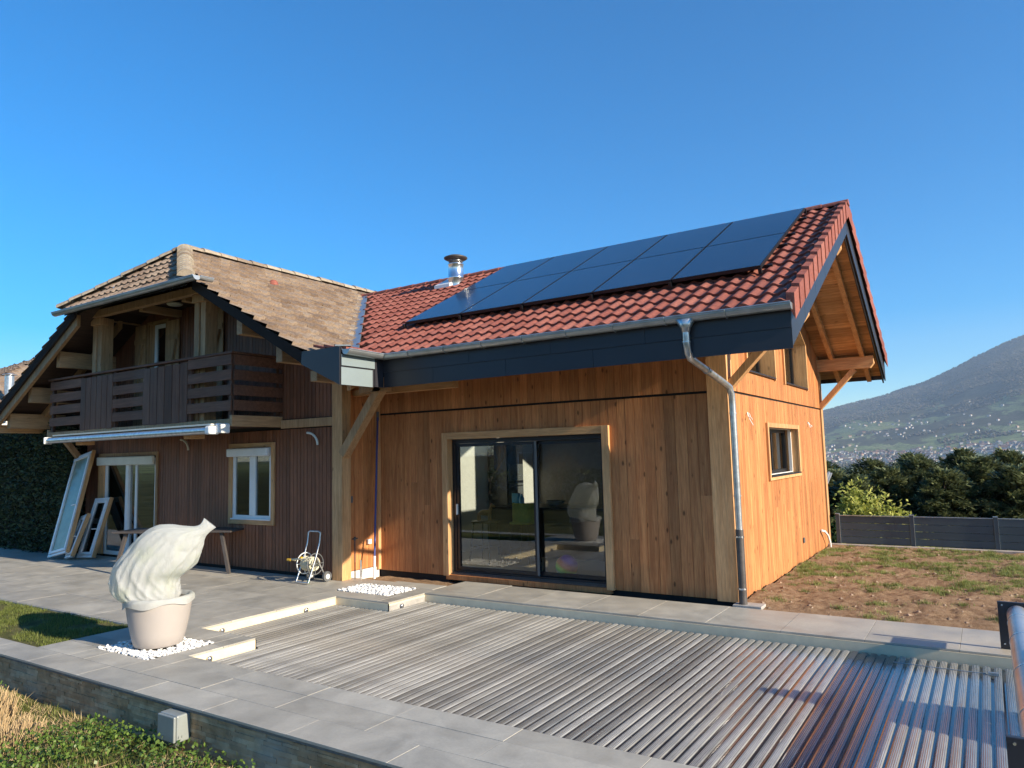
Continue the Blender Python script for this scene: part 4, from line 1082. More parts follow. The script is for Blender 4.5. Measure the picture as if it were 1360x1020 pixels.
# walls
PD = (-16.40, -14.22, -.2, 2.12); WN = (-11.76, -10.64, .84, 2.17); UW = (-14.66, -13.92, 2.5, 4.92)
b = MB(); cladding(b, '-y', WY, -17.0, -9.05, .05, lambda u: 2.49, [PD, WN], (.085, .10), gap=.010, butt=0)
cladding(b, '-y', WY, -10.36, -9.05, 2.67, lambda u: zo(u) - .13, [], (.085, .10), gap=.010, butt=0)
cladding(b, '-y', WY, -17.0, -10.38, 2.60, lambda u: zo(u) - .13, [UW], (.085, .10), gap=.010, butt=0)
b.build('front_cladding', M['brown'], ch)
b = MB()
for q in ((-17.0, -16.38, -.1, 2.5), (-14.24, -11.74, -.1, 2.5), (-10.66, -9.0, -.1, 2.5), (-16.38, -14.24, 2.10, 2.5), (-11.74, -10.66, -.1, .86), (-11.74, -10.66, 2.15, 2.5)): b.box(q[0], q[1], WY + .022, WY + .12, q[2], q[3])
for (x0, x1) in ((-17.0, -14.64), (-13.94, XR), (XR, -9.0)):
    b.prism([(x0, 2.5), (x1, 2.5), (x1, zo(x1) - .14), (x0, zo(x0) - .14)], 'y', WY + .022, WY + .12)
b.box(-14.64, -13.94, WY + .022, WY + .12, 4.9, zo(-14.64) - .14)
b.box(-17.0, -16.9, WY + .12, 16.9, -.1, 3.4); b.box(-17, -9, 16.8, 16.9, -.1, 3.4)
b.build('wall_membrane', M['dark'], ch)
b = MB(); cladding(b, '-x', -17.02, WY, 16.9, .05, lambda u: 3.4, [], (.1, .12)); b.build('left_cladding', M['brown'], ch)
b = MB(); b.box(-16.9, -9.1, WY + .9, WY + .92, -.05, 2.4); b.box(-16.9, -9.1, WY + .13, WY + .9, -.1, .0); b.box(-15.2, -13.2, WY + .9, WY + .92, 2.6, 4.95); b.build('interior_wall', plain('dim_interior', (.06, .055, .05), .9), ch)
# right flank of the old part: new larch boards between corner post and extension
b = MB(); cladding(b, '+x', -8.97, 8.60, 9.40, .10, lambda u: 3.35, [], (.10, .13), butt=.3); b.build('flank_cladding', M['larch'], ch)
b = MB(); b.box(-9.05, -8.992, 8.60, 9.42, -.1, 3.3); b.build('flank_backing', M['dark'], ch)
b = MB(); b.box(-9.0, -8.955, 8.60, 9.40, -.12, .09); b.build('plinth', M['render'], ch)
b = MB(); b.box(-9.04, -8.81, 8.40, 8.598, .0, 3.25, rn()); b.build('corner_post', M['spruce'], ch, bevel=.006)
b = MB(); b.bar((-8.82, 8.46, 2.02), (-7.98, 8.46, 3.08), .14, .16, up=(0, 1, 0), c=rn()); b.build('brace', M['old_tan'], ch, bevel=.005)
b = MB(); b.box(-8.4, -7.80, 8.38, 8.54, 3.00, 3.098, rn()); b.build('eave_beam', M['old_tan'], ch, bevel=.004)
b = MB(); b.box(-8.955, -8.93, 8.70, 8.76, 1.22, 1.33); b.build('switch_box', M['greyp'], ch, bevel=.004)
b = MB(); b.box(-8.955, -8.91, 9.10, 9.18, .50, .58); b.build('outdoor_socket', M['white'], ch, bevel=.006)
# tan belt beam and balcony
b = MB(); b.box(-10.36, -9.05, WY - .05, WY - .001, 2.51, 2.655, rn()); b.build('belt_beam', M['old_tan'], ch, bevel=.006)
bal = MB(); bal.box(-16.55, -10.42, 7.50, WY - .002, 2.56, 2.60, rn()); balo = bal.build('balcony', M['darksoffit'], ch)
def sub(nm, q, mat, par, bev=.004, c=None):
    b = MB(); b.box(*q, c=rn() if c is None else c); return b.build(nm, mat, par, bevel=bev)
sub('edge_beam', (-10.42, -10.36, 7.44, WY - .01, 2.535, 2.72), M['old_tan_y'], balo)
sub('edge_beam', (-16.55, -10.421, 7.44, 7.50, 2.535, 2.66), M['old_tan'], balo)
sub('edge_beam', (-16.60, -16.551, 7.44, WY - .01, 2.535, 2.72), M['old_tan_y'], balo)
for x in (-15.1, -11.45): sub('joist', (x - .12, x + .10, 7.36, 7.62, 2.36, 2.50), M['spruce_y'], balo)
# railing: groups of level boards and groups of upright boards, both on the front
def hboards(x0, x1, y, zb=2.80, n=4, h=.172, gp=.082):
    for k in range(n):
        z = zb + k * (h + gp); j = rn(-.006, .006)
        sub('balustrade_board', (x0, x1, y - .026, y, z + j, z + h + j), M['balc'], balo, .003)
def vboards(x0, x1, y, n):
    w_ = (x1 - x0) / n
    for k in range(n):
        a = x0 + k * w_; sub('balustrade_board', (a + .008, a + w_ - .008, y - .028, y, 2.66 + rn(-.01, .01), 3.70), M['balc_z'], balo, .003)
yb = 7.46
hboards(-16.50, -15.24, yb, zb=2.78); vboards(-15.24, -14.04, yb - .002, 6); hboards(-14.04, -12.99, yb, zb=2.78); vboards(-12.99, -11.60, yb - .002, 6); hboards(-11.60, -10.385, yb)
for k in range(4):
    z = 2.80 + k * .254; sub('balustrade_board', (-10.384, -10.358, 7.475, WY - .01, z, z + .172), M['balc'], balo, .003)
    sub('balustrade_board', (-16.53, -16.504, 7.475, WY - .01, z, z + .172), M['balc'], balo, .003)
for (x, y) in ((-16.45, 7.49), (-15.26, 7.49), (-14.02, 7.49), (-12.97, 7.49), (-11.58, 7.49), (-10.45, 7.49), (-10.45, 8.40)): sub('baluster', (x - .035, x + .035, y - .025, y + .035, 2.60, 3.74), M['balc_z'], balo)
sub('handrail', (-16.56, -10.34, 7.41, 7.53, 3.745, 3.785), M['balc'], balo, .006); sub('handrail', (-10.46, -10.34, 7.531, WY - .01, 3.745, 3.785), M['balc'], balo, .006)
for x in (-14.93, -11.47):
    b = MB(); b.box(x - .16, x - .02, 7.56, 7.68, 2.6, 4.92, rn()); b.build('porch_post', M['old_tan'], ch, bevel=.01)
    b = MB(); b.box(x + .005, x + .14, 7.58, 7.82, 2.6, 4.92, rn()); b.build('porch_post', M['old_tan'], ch, bevel=.006)
    b = MB(); b.box(x - .18, x + .17, 7.52, 7.70, 4.78, 4.92, rn()); b.build('post_head', M['old_tan'], ch, bevel=.006)
b = MB(); b.box(-15.08, -11.14, 7.48, 7.60, 4.925, 5.065, rn()); b.build('porch_beam', M['old_tan'], ch, bevel=.006)
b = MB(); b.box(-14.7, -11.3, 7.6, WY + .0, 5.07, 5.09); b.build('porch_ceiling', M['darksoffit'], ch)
for x in (-15.1, -13.6, -12.2, -11.3):
    b = MB(); b.box(x, x + .13, 7.67, WY, 4.90, 5.04, rn()); b.build('ceiling_beam', M['old_tan_y'], ch, bevel=.004)
b = MB(); b.lathe([(.001, 0), (.13, -.01), (.15, -.035), (.12, -.06), (.001, -.07)], (-12.95, 8.0, 5.05), 20); b.build('ceiling_lamp', M['cream'], ch)
# upstairs door, shutters
b = MB(); b.box(-14.66, -14.60, WY - .03, WY + .06, 2.6, 4.92); b.box(-13.98, -13.92, WY - .03, WY + .06, 2.6, 4.92); b.box(-14.599, -13.981, WY - .03, WY + .06, 4.86, 4.92); b.build('door_surround', M['old_tan'], ch)
b = MB(); b.box(-14.42, -14.34, WY - .0, WY + .05, 2.62, 4.84); b.box(-14.34, -13.98, WY, WY + .05, 4.76, 4.84); b.box(-14.34, -13.98, WY, WY + .05, 2.62, 2.72); b.box(-14.03, -13.98, WY, WY + .05, 2.72, 4.76)
ud = b.build('balcony_door', M['white'], ch, bevel=.004); b = MB(); b.box(-14.35, -14.02, WY + .02, WY + .028, 2.7, 4.78); b.build('pane', M['glass_s'], ud)
b = MB(); b.box(-14.6, -14.42, WY + .0, WY + .03, 2.6, 4.86, rn()); b.build('door_panel', M['old_tan'], ch)
def shutter(x0, x1, z0, z1, y=WY - .05):
    b = MB(); n_ = max(2, int((x1 - x0) / .11)); w_ = (x1 - x0) / n_
    for k in range(n_): b.box(x0 + k * w_ + .002, x0 + (k + 1) * w_ - .002, y, y + .025, z0, z1, rn())
    for z in (z0 + .3, z1 - .4): b.box(x0 + .01, x1 - .01, y - .02, y - .001, z, z + .1, rn())
    b.bar((x0 + .06, y - .01, z0 + .4), (x1 - .06, y - .01, z1 - .42), .018, .09, up=(0, 1, 0), c=rn())
    b.build('shutter', M['old_tan'], ch, bevel=.002)
shutter(-15.08, -14.68, 2.72, 4.88); shutter(-13.90, -13.48, 2.72, 4.86); shutter(-12.68, -12.04, 2.72, 4.90)
# patio door downstairs
b = MB(); b.box(-16.46, -16.22, WY - .03, WY - .001, .04, 2.13, rn()); b.build('door_surround', M['spruce'], ch, bevel=.003)
b = MB(); b.box(-14.24, -14.17, WY - .03, WY - .001, .04, 2.2, rn()); b.build('door_surround', M['old_tan'], ch, bevel=.003)
b = MB(); b.box(-16.46, -14.24, WY - .03, WY - .001, 2.13, 2.2, rn()); b.build('door_surround', M['old_tan'], ch, bevel=.003)
b = MB(); b.box(-16.42, -14.26, WY - .10, WY - .031, 1.94, 2.12); b.build('shutter_box', M['cream'], ch, bevel=.02)
b = MB(); b.box(-16.22, -16.14, WY + .0, WY + .07, .04, 2.08); b.box(-14.31, -14.24, WY, WY + .07, .04, 2.08); b.box(-16.14, -14.31, WY, WY + .07, 2.0, 2.08); b.box(-16.14, -14.31, WY, WY + .07, .04, .12)
pdo = b.build('patio_door', M['white'], ch, bevel=.004)
sub('door_stile', (-15.37, -15.26, WY - .02, WY + .04, .12, 2.0), M['white'], pdo); sub('door_stile', (-15.05, -14.99, WY + .01, WY + .06, .12, 2.0), M['white'], pdo)
sub('door_glass', (-16.15, -15.36, WY + .022, WY + .03, .11, 2.01), M['glass_s'], pdo, 0); sub('door_glass', (-15.27, -14.30, WY + .03, WY + .038, .11, 2.01), glass('reflective_glass', .30, (.4, .42, .4)), pdo, 0)
# small window
for q in ((-11.84, -11.76, .82, 2.28), (-10.64, -10.56, .82, 2.28)): sub('window_surround', (q[0], q[1], WY - .035, WY + .08, q[2], q[3]), M['spruce'], ch)
sub('window_surround', (-11.76, -10.64, WY - .035, WY + .08, 2.20, 2.28), M['spruce_x'], ch); sub('window_surround', (-11.76, -10.64, WY - .035, WY + .08, .82, .90), M['spruce_x'], ch)
sub('shutter_box', (-11.80, -10.66, WY - .12, WY - .036, 2.04, 2.19), M['white'], ch, .02)
b = MB(); b.box(-11.755, -11.68, WY + .0, WY + .06, .905, 2.195); b.box(-10.72, -10.645, WY, WY + .06, .905, 2.195); b.box(-11.68, -10.72, WY, WY + .06, .905, .98); b.box(-11.68, -10.72, WY, WY + .06, 2.1, 2.195); b.box(-11.26, -11.10, WY - .01, WY + .05, .98, 2.1)
wn = b.build('window', M['white'], ch, bevel=.004)
sub('pane', (-11.69, -11.25, WY + .02, WY + .028, .97, 2.11), M['glass_s'], wn, 0); sub('pane', (-11.11, -10.71, WY + .02, WY + .028, .97, 2.11), M['glass_s'], wn, 0)
sub('window_sill', (-11.755, -10.645, WY - .05, WY + .0, .9005, .925), M['white'], ch)
# curved white hooks
for x in (-17.42, -13.22, -9.55):
    b = MB(); pts = [(x - .13 + .26 * math.sin(a), WY - .03 - .02, 2.20 + .21 * math.cos(a)) for a in [k * math.pi / 2 / 8 for k in range(9)]]
    b.tube(pts, .019, 8); b.build('curved_hook', M['cream'], ch)
# lower left brace
b = MB(); b.bar((-17.12, 8.44, 2.02), (-17.12, 7.98, 2.62), .11, .12, up=(1, 0, 0), c=rn()); b.build('brace', M['old_tan'], ch, bevel=.005)
# purlins
for off in (2.97, 4.16, 5.1):
    for sg in (1, -1):
        xc = XR + sg * off
        if sg > 0: z1 = zo(xc) - .33
        else: z1 = zo(xc) - .30
        yf = 7.32 if sg < 0 else 7.30
        if sg > 0: 
            if off > 5: continue
            xc = -10.0 if off < 4 else -9.02; z1 = zo(xc) - .27
        b = MB(); b.box(xc - .07, xc + .07, yf, WY + .0, z1 - .20, z1 + .13, rn()); b.build('purlin', M['old_tan_y'], ch, bevel=.006)
b = MB(); b.box(-8.29, -8.15, 7.28, 9.3, 3.10, 3.26, rn()); b.build('purlin', M['old_tan_y'], ch, bevel=.006)
b = MB(); b.box(-18.42, -18.36, 7.2, 13, 2.72, 2.90, rn()); b.build('eave_board', M['spruce_y'], ch, bevel=.004)
# roof decks
XEL = -18.5
def odeck(poly, zf, t0, t1, mat, nm):
    b = MB(); n = len(poly); v = [(x, y, zf(x) - t0) for x, y in poly] + [(x, y, zf(x) - t1) for x, y in poly]
    b.mesh(v, [tuple(range(n)), tuple(range(n, 2 * n))[::-1]] + [((i + 1) % n, i, n + i, n + (i + 1) % n) for i in range(n)]); return b.build(nm, mat, ch)
ZH = 5.0; xh = (ZR - ZH) / KO
polyR = [(XR, 8.22), (XR + xh - .05, 7.17), (-8.26, 7.17), (-8.26, 17), (XR, 17)]; polyL = [(XR, 8.22), (XR, 17), (XEL + .03, 17), (XEL + .03, 7.17), (XR - xh + .05, 7.17)]
odeck(polyR, zo, .03, .09, M['dark'], 'roof_deck'); odeck(polyL[::-1], zo, .03, .09, M['dark'], 'roof_deck')
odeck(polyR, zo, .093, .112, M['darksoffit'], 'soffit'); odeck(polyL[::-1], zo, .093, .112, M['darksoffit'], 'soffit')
b = MB(); b.mesh([(XR - xh, 6.98, ZH - .02), (XR + xh, 6.98, ZH - .02), (XR, 8.2, 6.08), (XR - xh, 6.98, ZH - .1), (XR + xh, 6.98, ZH - .1), (XR, 8.2, 5.98)], [(0, 1, 2), (5, 4, 3), (0, 3, 4, 1), (1, 4, 5, 2), (2, 5, 3, 0)]); b.build('roof_deck', M['dark'], ch)
# rake boards
def slope_bar(xa, xb, y0, y1, t0, t1, mat, nm):
    b = MB(); b.hexa([(xa, y0, zo(xa) - t1), (xb, y0, zo(xb) - t1), (xb, y1, zo(xb) - t1), (xa, y1, zo(xa) - t1), (xa, y0, zo(xa) - t0), (xb, y0, zo(xb) - t0), (xb, y1, zo(xb) - t0), (xa, y1, zo(xa) - t0)], rn()); return b.build(nm, mat, ch, bevel=.003)
slope_bar(XR + xh - .1, -8.26, 7.13, 7.16, .0, .18, M['rakedark'], 'rake_fascia')
slope_bar(XEL + .02, XR - xh + .1, 7.12, 7.165, -.005, .17, M['rakedark'], 'rake_edge')
slope_bar(XEL + .05, XR - xh + .1, 7.17, 7.24, .116, .34, M['old_tan'], 'barge_rafter')
slope_bar(XEL + .3, XR - xh + .1, 8.0, 8.08, .116, .27, M['old_tan'], 'rafter')
# dark end fascia of the eave and pale side panels with a painted strip of eave shade
b = MB(); b.prism([(-8.30, 3.345), (-7.502, 2.985), (-7.502, 3.53), (-8.28, 3.53)][::-1], 'y', 7.11, 7.128); 
b.prism([(-8.30, 3.345), (-7.502, 2.985), (-7.502, 3.52), (-8.28, 3.52)][::-1], 'y', 7.14, 7.16); b.build('eave_end_fascia', M['anth'], ch)
b = MB(); b.box(-7.515, -7.497, 7.14, 7.76, 2.99, 3.24, rn()); b.box(-7.508, -7.490, 7.14, 7.80, 3.262, 3.42, rn()); b.build('side_panel', M['panelgrey'], ch, bevel=.002)
b = MB(); b.box(-7.53, -7.512, 7.16, 7.99, 3.0, 3.5); b.box(-7.512, -7.495, 7.81, 7.985, 3.0, 3.44); b.build('side_fascia', M['anth'], ch)  # backing board, plus a dark strip painting the eave's shade on the panel
b = MB(); half_gutter(b, (-7.415, 7.14, 3.485), (-7.415, 7.93, 3.475)); b.build('return_gutter', M['zinc'], ch)
b = MB()
for k in range(12):
    a = 7.16 + k * .075
    for j in range(3):
        x0 = -7.5 - j * .22; z0 = 3.50 + j * .02
        if a > 7.2 + 0: b.hexa([(x0 - .24, a, z0 + .06), (x0, a, z0), (x0, a + .07, z0), (x0 - .24, a + .07, z0 + .06), (x0 - .24, a, z0 + .10), (x0, a, z0 + .035), (x0, a + .07, z0 + .035), (x0 - .24, a + .07, z0 + .10)], rn())
b.build('kick_tiles', M['redtile'], ch)
b = MB(); b.bar((-8.27, 8.0, 3.66), (-7.55, 7.22, 3.56), .22, .02, up=(0, 0, 1)); b.build('valley_end', M['zinc'], ch)
# old tiles
tho = math.atan(KO); co_, so_ = math.cos(tho), math.sin(tho)
LS = 4.80 / co_; NC = 16; CHo = LS / NC
def hipok(X, Y):
    z = zo(X); return z < ZH + .0 or Y > 6.98 + (z - ZH) * 1.16
def PR(u, s, h): x = -8.20 - s * co_ + h * so_; return (x, 7.11 + u, ZR - KO * (-8.20 + 13.0) + s * so_ + h * co_)
def PL(u, s, h):
    x = XEL - .02 + s * co_ - h * so_; return (x, 7.11 + u, ZR - KO * (-13.0 - XEL + .02) + s * so_ + h * co_)
b = MB(); tile_field(b, PR, 47, NC, .212, CHo, lambda u, s: hipok(-8.2 - s * co_, 7.11 + u) and not (7.9 < 7.11 + u < 17.2 and zn(7.11 + u) > zo(-8.2 - s * co_) + .02), amp=.034, lift=.058, kind='flat', jit=.006)
LL = (XR - XEL + .02) / co_
tile_field(b, PL, 47, 19, .212, LL / 19, lambda u, s: hipok(XEL + s * co_, 7.11 + u), amp=.034, lift=.058, kind='flat', jit=.006)
Lh = 1.68; thh = math.atan2(1.13, 1.24); ch_, sh_ = math.cos(thh), math.sin(thh)
def PH(u, s, h): return (XR - xh - .1 + u, 6.93 + s * ch_ - h * sh_, ZH - .04 + s * sh_ + h * ch_)
tile_field(b, PH, 20, 6, .205, Lh / 6, lambda u, s: abs(XR - xh - .1 + u - XR) < xh * (1 - s / Lh) + .12, amp=.04, lift=.04, kind='roman', jit=.006)
b.build('roof_tiles', M['oldtile'], ch)
def caps(p, q, r_, step, nm):
    p = Vector(p); q = Vector(q); L = (q - p).length; d = (q - p) / L; sd_ = d.cross(Vector((0, 0, 1))).normalized(); up_ = sd_.cross(d); b = MB(); t = 0
    while t < L:
        c_ = rn(); v = []; j = rn(-.01, .01)
        for (tt, rr_) in ((t, r_ * 1.12), (t + step * 1.1, r_ * .95)):
            o_ = p + d * min(tt, L)
            for k in range(9):
                a = math.pi * k / 8; v.append(o_ + sd_ * rr_ * math.cos(a) + up_ * (rr_ * .8 * math.sin(a) + j))
        b.mesh(v, [(k + 1, k, 9 + k, 9 + k + 1) for k in range(8)] + [tuple(range(9))], c_)
        t += step
    b.build(nm, M['hiptile'], ch)
caps((XR + xh + .05, 6.93, ZH + .03), (XR, 8.22, 6.17), .13, .20, 'hip_cap_row'); caps((XR - xh - .05, 6.93, ZH + .03), (XR, 8.22, 6.17), .12, .28, 'hip_cap_row')
caps((XR, 8.20, 6.16), (XR, 17, 6.16), .12, .38, 'ridge_cap_row')
b = MB(); v0 = PR(.95, 4.6, .05)
b.lathe([(.10, -.02), (.09, .05), (.05, .09), (.001, .10)], (-11.8, 9.4, zo(-11.8) + .02), 12); b.build('roof_vent', M['redtile'], ch)
# hip gutter
b = MB(); half_gutter(b, (-15.25, 6.90, 4.97), (-10.56, 6.90, 4.99), .072); b.build('hip_gutter', M['zinc'], ch)
b = MB(); half_gutter(b, (-10.60, 6.95, 4.99), (-10.60, 7.20, 4.99), .06); b.build('gutter_return', M['zinc'], ch)
# awning
aw = thing('awning', 'rolled-up awning with white end caps mounted under the balcony', 'awning', (-13.2, 7.2, 2.5))
b = MB(); b.tube([(-15.93, 7.17, 2.47), (-10.56, 7.17, 2.47)], .062, 20); b.build('front_bar', M['galv'], aw)
b = MB(); b.box(-15.7, -10.48, 7.14, 7.43, 2.548, 2.575); b.build('cover_plate', M['cream'], aw, bevel=.004)
b = MB(); b.tube([(-15.7, 7.30, 2.48), (-10.5, 7.30, 2.48)], .055, 16); b.build('roller_tube', M['cream'], aw)
b = MB(); b.box(-10.56, -10.42, 7.07, 7.27, 2.40, 2.54); b.build('end_cap', M['white'], aw, bevel=.03)
b = MB(); b.box(-10.46, -10.38, 7.2, 7.43, 2.42, 2.58); b.build('end_cap', M['white'], aw, bevel=.02)
b = MB(); b.box(-15.97, -15.92, 7.09, 7.25, 2.40, 2.54); b.build('end_cap', M['white'], aw, bevel=.02)
for x in (-15.4, -13.2, -11.0):
    b = MB(); b.box(x - .03, x + .03, 7.26, 7.44, 2.50, 2.546); b.build('bracket', M['cream'], aw)

# ------------------------------------------------------------------ things on the terrace
def local_thing(name, label, cat, loc, M4, group=None):
    t = thing(name, label, cat, (0, 0, 0), group); return t
def place(t, M4):
    t.matrix_world = M4
# leaning window frames
def leaning(label, w_, h_, base, top_, mats, glassm, extra=None, bars=1, group=None):
    t = thing('old_window_frame', label, 'window frame', (0, 0, 0), group); fr = .05; th_ = .055
    b = MB(); b.box(0, fr, -th_, 0, 0, h_); b.box(w_ - fr, w_, -th_, 0, 0, h_); b.box(fr, w_ - fr, -th_, 0, 0, fr); b.box(fr, w_ - fr, -th_, 0, h_ - fr, h_); b.build('frame', mats, t, bevel=.006)
    b = MB(); f2 = .055; a = fr + .008; b.box(a, a + f2, -th_ - .02, -.02, a, h_ - a); b.box(w_ - a - f2, w_ - a, -th_ - .02, -.02, a, h_ - a); b.box(a + f2, w_ - a - f2, -th_ - .02, -.02, a, a + f2); b.box(a + f2, w_ - a - f2, -th_ - .02, -.02, h_ - a - f2, h_ - a)
    sa = b.build('sash', mats, t, bevel=.005)
    b = MB(); b.box(a + f2 - .01, w_ - a - f2 + .01, -.045, -.038, a + f2 - .01, h_ - a - f2 + .01); b.build('pane', glassm, sa)
    if extra:
        b = MB(); b.box(w_ + .002, w_ + .03, -.075, .0, 0, h_, rn()); b.build('torn_timber', M['spruce'], t)
        b = MB(); b.box(w_ - a - .05, w_ - a - .02, -.10, -.076, h_ * .45, h_ * .45 + .02); b.box(w_ - a - .16, w_ - a - .02, -.115, -.10, h_ * .45 + .0, h_ * .45 + .018); b.build('handle', M['white'], sa)
    z = Vector(top_) - Vector(base[0]); z.normalize(); x = Vector(base[1]) - Vector(base[0]); x = (x - z * x.dot(z)).normalized(); y = z.cross(x)
    t.matrix_world = Matrix(((x.x, y.x, z.x, base[0][0]), (x.y, y.y, z.y, base[0][1]), (x.z, y.z, z.z, base[0][2]), (0, 0, 0, 1)))
    return t
leaning('tall white old window frame with frosted pane, tilted against the dark wall', .80, 2.25, ((-16.85, 7.70, .01), (-16.10, 7.66, .01)), (-17.25, 8.36, 2.05), M['white'], M['frost'], True)
leaning('small white old window frame leaning beside the tall frosted one', .42, .92, ((-16.30, 7.78, .01), (-15.92, 7.70, .01)), (-16.40, 8.15, .88), M['white'], M['glass_s'], True)
leaning('middle-sized white frame with clear pane behind the small leaning one', .50, 1.28, ((-16.20, 7.97, .01), (-15.72, 8.03, .01)), (-16.32, 8.38, 1.22), M['white'], M['glass_s'], True)
# table
tb_ = thing('garden_table', 'long grey outdoor table with splayed legs in front of the brown wall', 'table', (-12.42, 7.92, 0), rz=0)
b = MB(); dirv = Vector((-11.85 + 13.95, 8.40 - 7.42, 0)).normalized(); nv = Vector((-dirv.y, dirv.x, 0)); cen = Vector((-12.42, 7.92, 0))
def TP(a, c_, z): p = cen + dirv * a + nv * c_; return (p.x, p.y, z)
def obox(b, a0, a1, c0, c1, z0, z1, c=.5): b.hexa([TP(a0, c0, z0), TP(a1, c0, z0), TP(a1, c1, z0), TP(a0, c1, z0), TP(a0, c0, z1), TP(a1, c0, z1), TP(a1, c1, z1), TP(a0, c1, z1)], c)
obox(b, -1.15, 1.15, -.38, .38, .715, .745); b.build('table_top', M['tablem'], tb_, bevel=.008)
for a in (-1, 1):
    for c_ in (-1, 1):
        b = MB(); p = TP(a * .92, c_ * .28, .71); q = TP(a * 1.10, c_ * .33, .0); b.bar(p, q, .06, .05, up=tuple(nv)); b.build('leg', M['tablem'], tb_, bevel=.004)
# hose reel
hr = thing('hose_reel', 'wheeled garden hose reel cart standing beside the timber corner post', 'hose reel', (-9.22, 8.08, 0))
hx, hy = -9.20, 8.08
b = MB()
for sx in (-.14, .14):
    b.tube([(hx + sx, hy - .16, .03), (hx + sx, hy - .08, .22), (hx + sx, hy + .0, .42), (hx + sx, hy + .07, .62), (hx + sx, hy + .09, .78)], .011, 8)
b.tube([(hx - .14, hy + .09, .78), (hx - .10, hy + .09, .80), (hx + .10, hy + .09, .80), (hx + .14, hy + .09, .78)], .013, 8)
b.tube([(hx - .14, hy - .16, .03), (hx + .14, hy - .16, .03)], .011, 8); b.tube([(hx - .14, hy + .0, .42), (hx - .14, hy + .18, .1)], .011, 8); b.tube([(hx + .14, hy + .0, .42), (hx + .14, hy + .18, .1)], .011, 8)
b.build('frame', M['galv'], hr)
def ringx(x, cy, cz, r_, t_, mat, nm, par):
    b = MB(); pts = [(x, cy + r_ * math.cos(a), cz + r_ * math.sin(a)) for a in [2 * math.pi * k / 24 for k in range(25)]]; b.tube(pts, t_, 6, cap=False)
    for k in range(4): a = math.pi * k / 2; b.tube([(x, cy, cz), (x, cy + r_ * math.cos(a), cz + r_ * math.sin(a))], t_ * .8, 6)
    return b.build(nm, mat, par)
ringx(hx - .12, hy, .30, .165, .009, M['white'], 'reel_disc', hr); ringx(hx + .12, hy, .30, .165, .009, M['greyp'], 'reel_disc', hr)
b = MB()
for k in range(7): 
    x_ = hx - .10 + k * .033
    pts = [(x_, hy + .10 * math.cos(a), .30 + .10 * math.sin(a)) for a in [2 * math.pi * q / 20 for q in range(21)]]; b.tube(pts, .016, 6, cap=False)
b.tube([(hx + .1, hy - .1, .30), (hx + .2, hy - .14, .33), (hx + .22, hy - .12, .42), (hx + .05, hy - .2, .40), (hx - .2, hy - .2, .38), (hx - .24, hy - .1, .35)], .014, 8)
b.build('hose', M['hose'], hr)
for sx in (-.19, .19):
    b = MB(); b.tube([(hx + sx - .02, hy + .18, .085), (hx + sx + .02, hy + .18, .085)], .083, 20); wh = b.build('wheel', M['greyp'], hr)
    b = MB(); b.tube([(hx + sx - .023, hy + .18, .085), (hx + sx + .023, hy + .18, .085)], .04, 16); b.build('hub', M['white'], wh)
b = MB(); b.tube([(hx - .30, hy - .20, .37), (hx - .22, hy - .20, .37)], .02, 10); b.tube([(hx - .02, hy - .19, .41), (hx + .03, hy - .19, .41)], .022, 10); b.build('crank_handle', M['cooler'], hr)
b = MB(); b.tube([(hx + .12, hy - .14, .02), (hx + .12, hy - .14, .07)], .018, 10); b.build('hose_connector', M['greenp'], hr)
# pool pole and rods in the corner
pp_ = thing('pool_pole', 'long dark blue telescopic pool pole leaning in the inner corner', 'pool pole', (-8.62, 8.95, 0))
b = MB(); b.tube([(-8.66, 8.98, .33), (-8.90, 9.33, 2.66)], .017, 10); b.build('upper_tube', M['blue'], pp_)
b = MB(); b.tube([(-8.62, 8.93, -.03), (-8.66, 8.98, .33)], .021, 10); b.build('lower_tube', M['white'], pp_)
b = MB(); b.tube([(-8.905, 9.335, 2.6), (-8.91, 9.34, 2.76)], .025, 10); b.build('end_clip', M['greyp'], pp_)
rd = thing('garden_tap', 'slim dark standpipe with a tap against the orange side wall', 'tap', (-8.80, 8.74, 0))
b = MB(); b.tube([(-8.83, 8.70, -.05), (-8.83, 8.70, .62)], .010, 8); b.build('standpipe', M['iron'], rd)
b = MB(); b.tube([(-8.83, 8.64, .64), (-8.83, 8.76, .64)], .012, 8); b.tube([(-8.83, 8.70, .61), (-8.83, 8.70, .67)], .02, 8); b.build('tap_head', M['iron'], rd)
st_ = MB(); st_.tube([(-8.70, 8.70, -.05), (-8.70, 8.70, .30)], .016, 8); o = st_.build('ground_stake', M['galv']); tag(o, 'short pale metal stake standing before the tap in the sandy corner', 'stake')
# ================================================================== GARDEN, FENCE, TREES
random.seed(5)
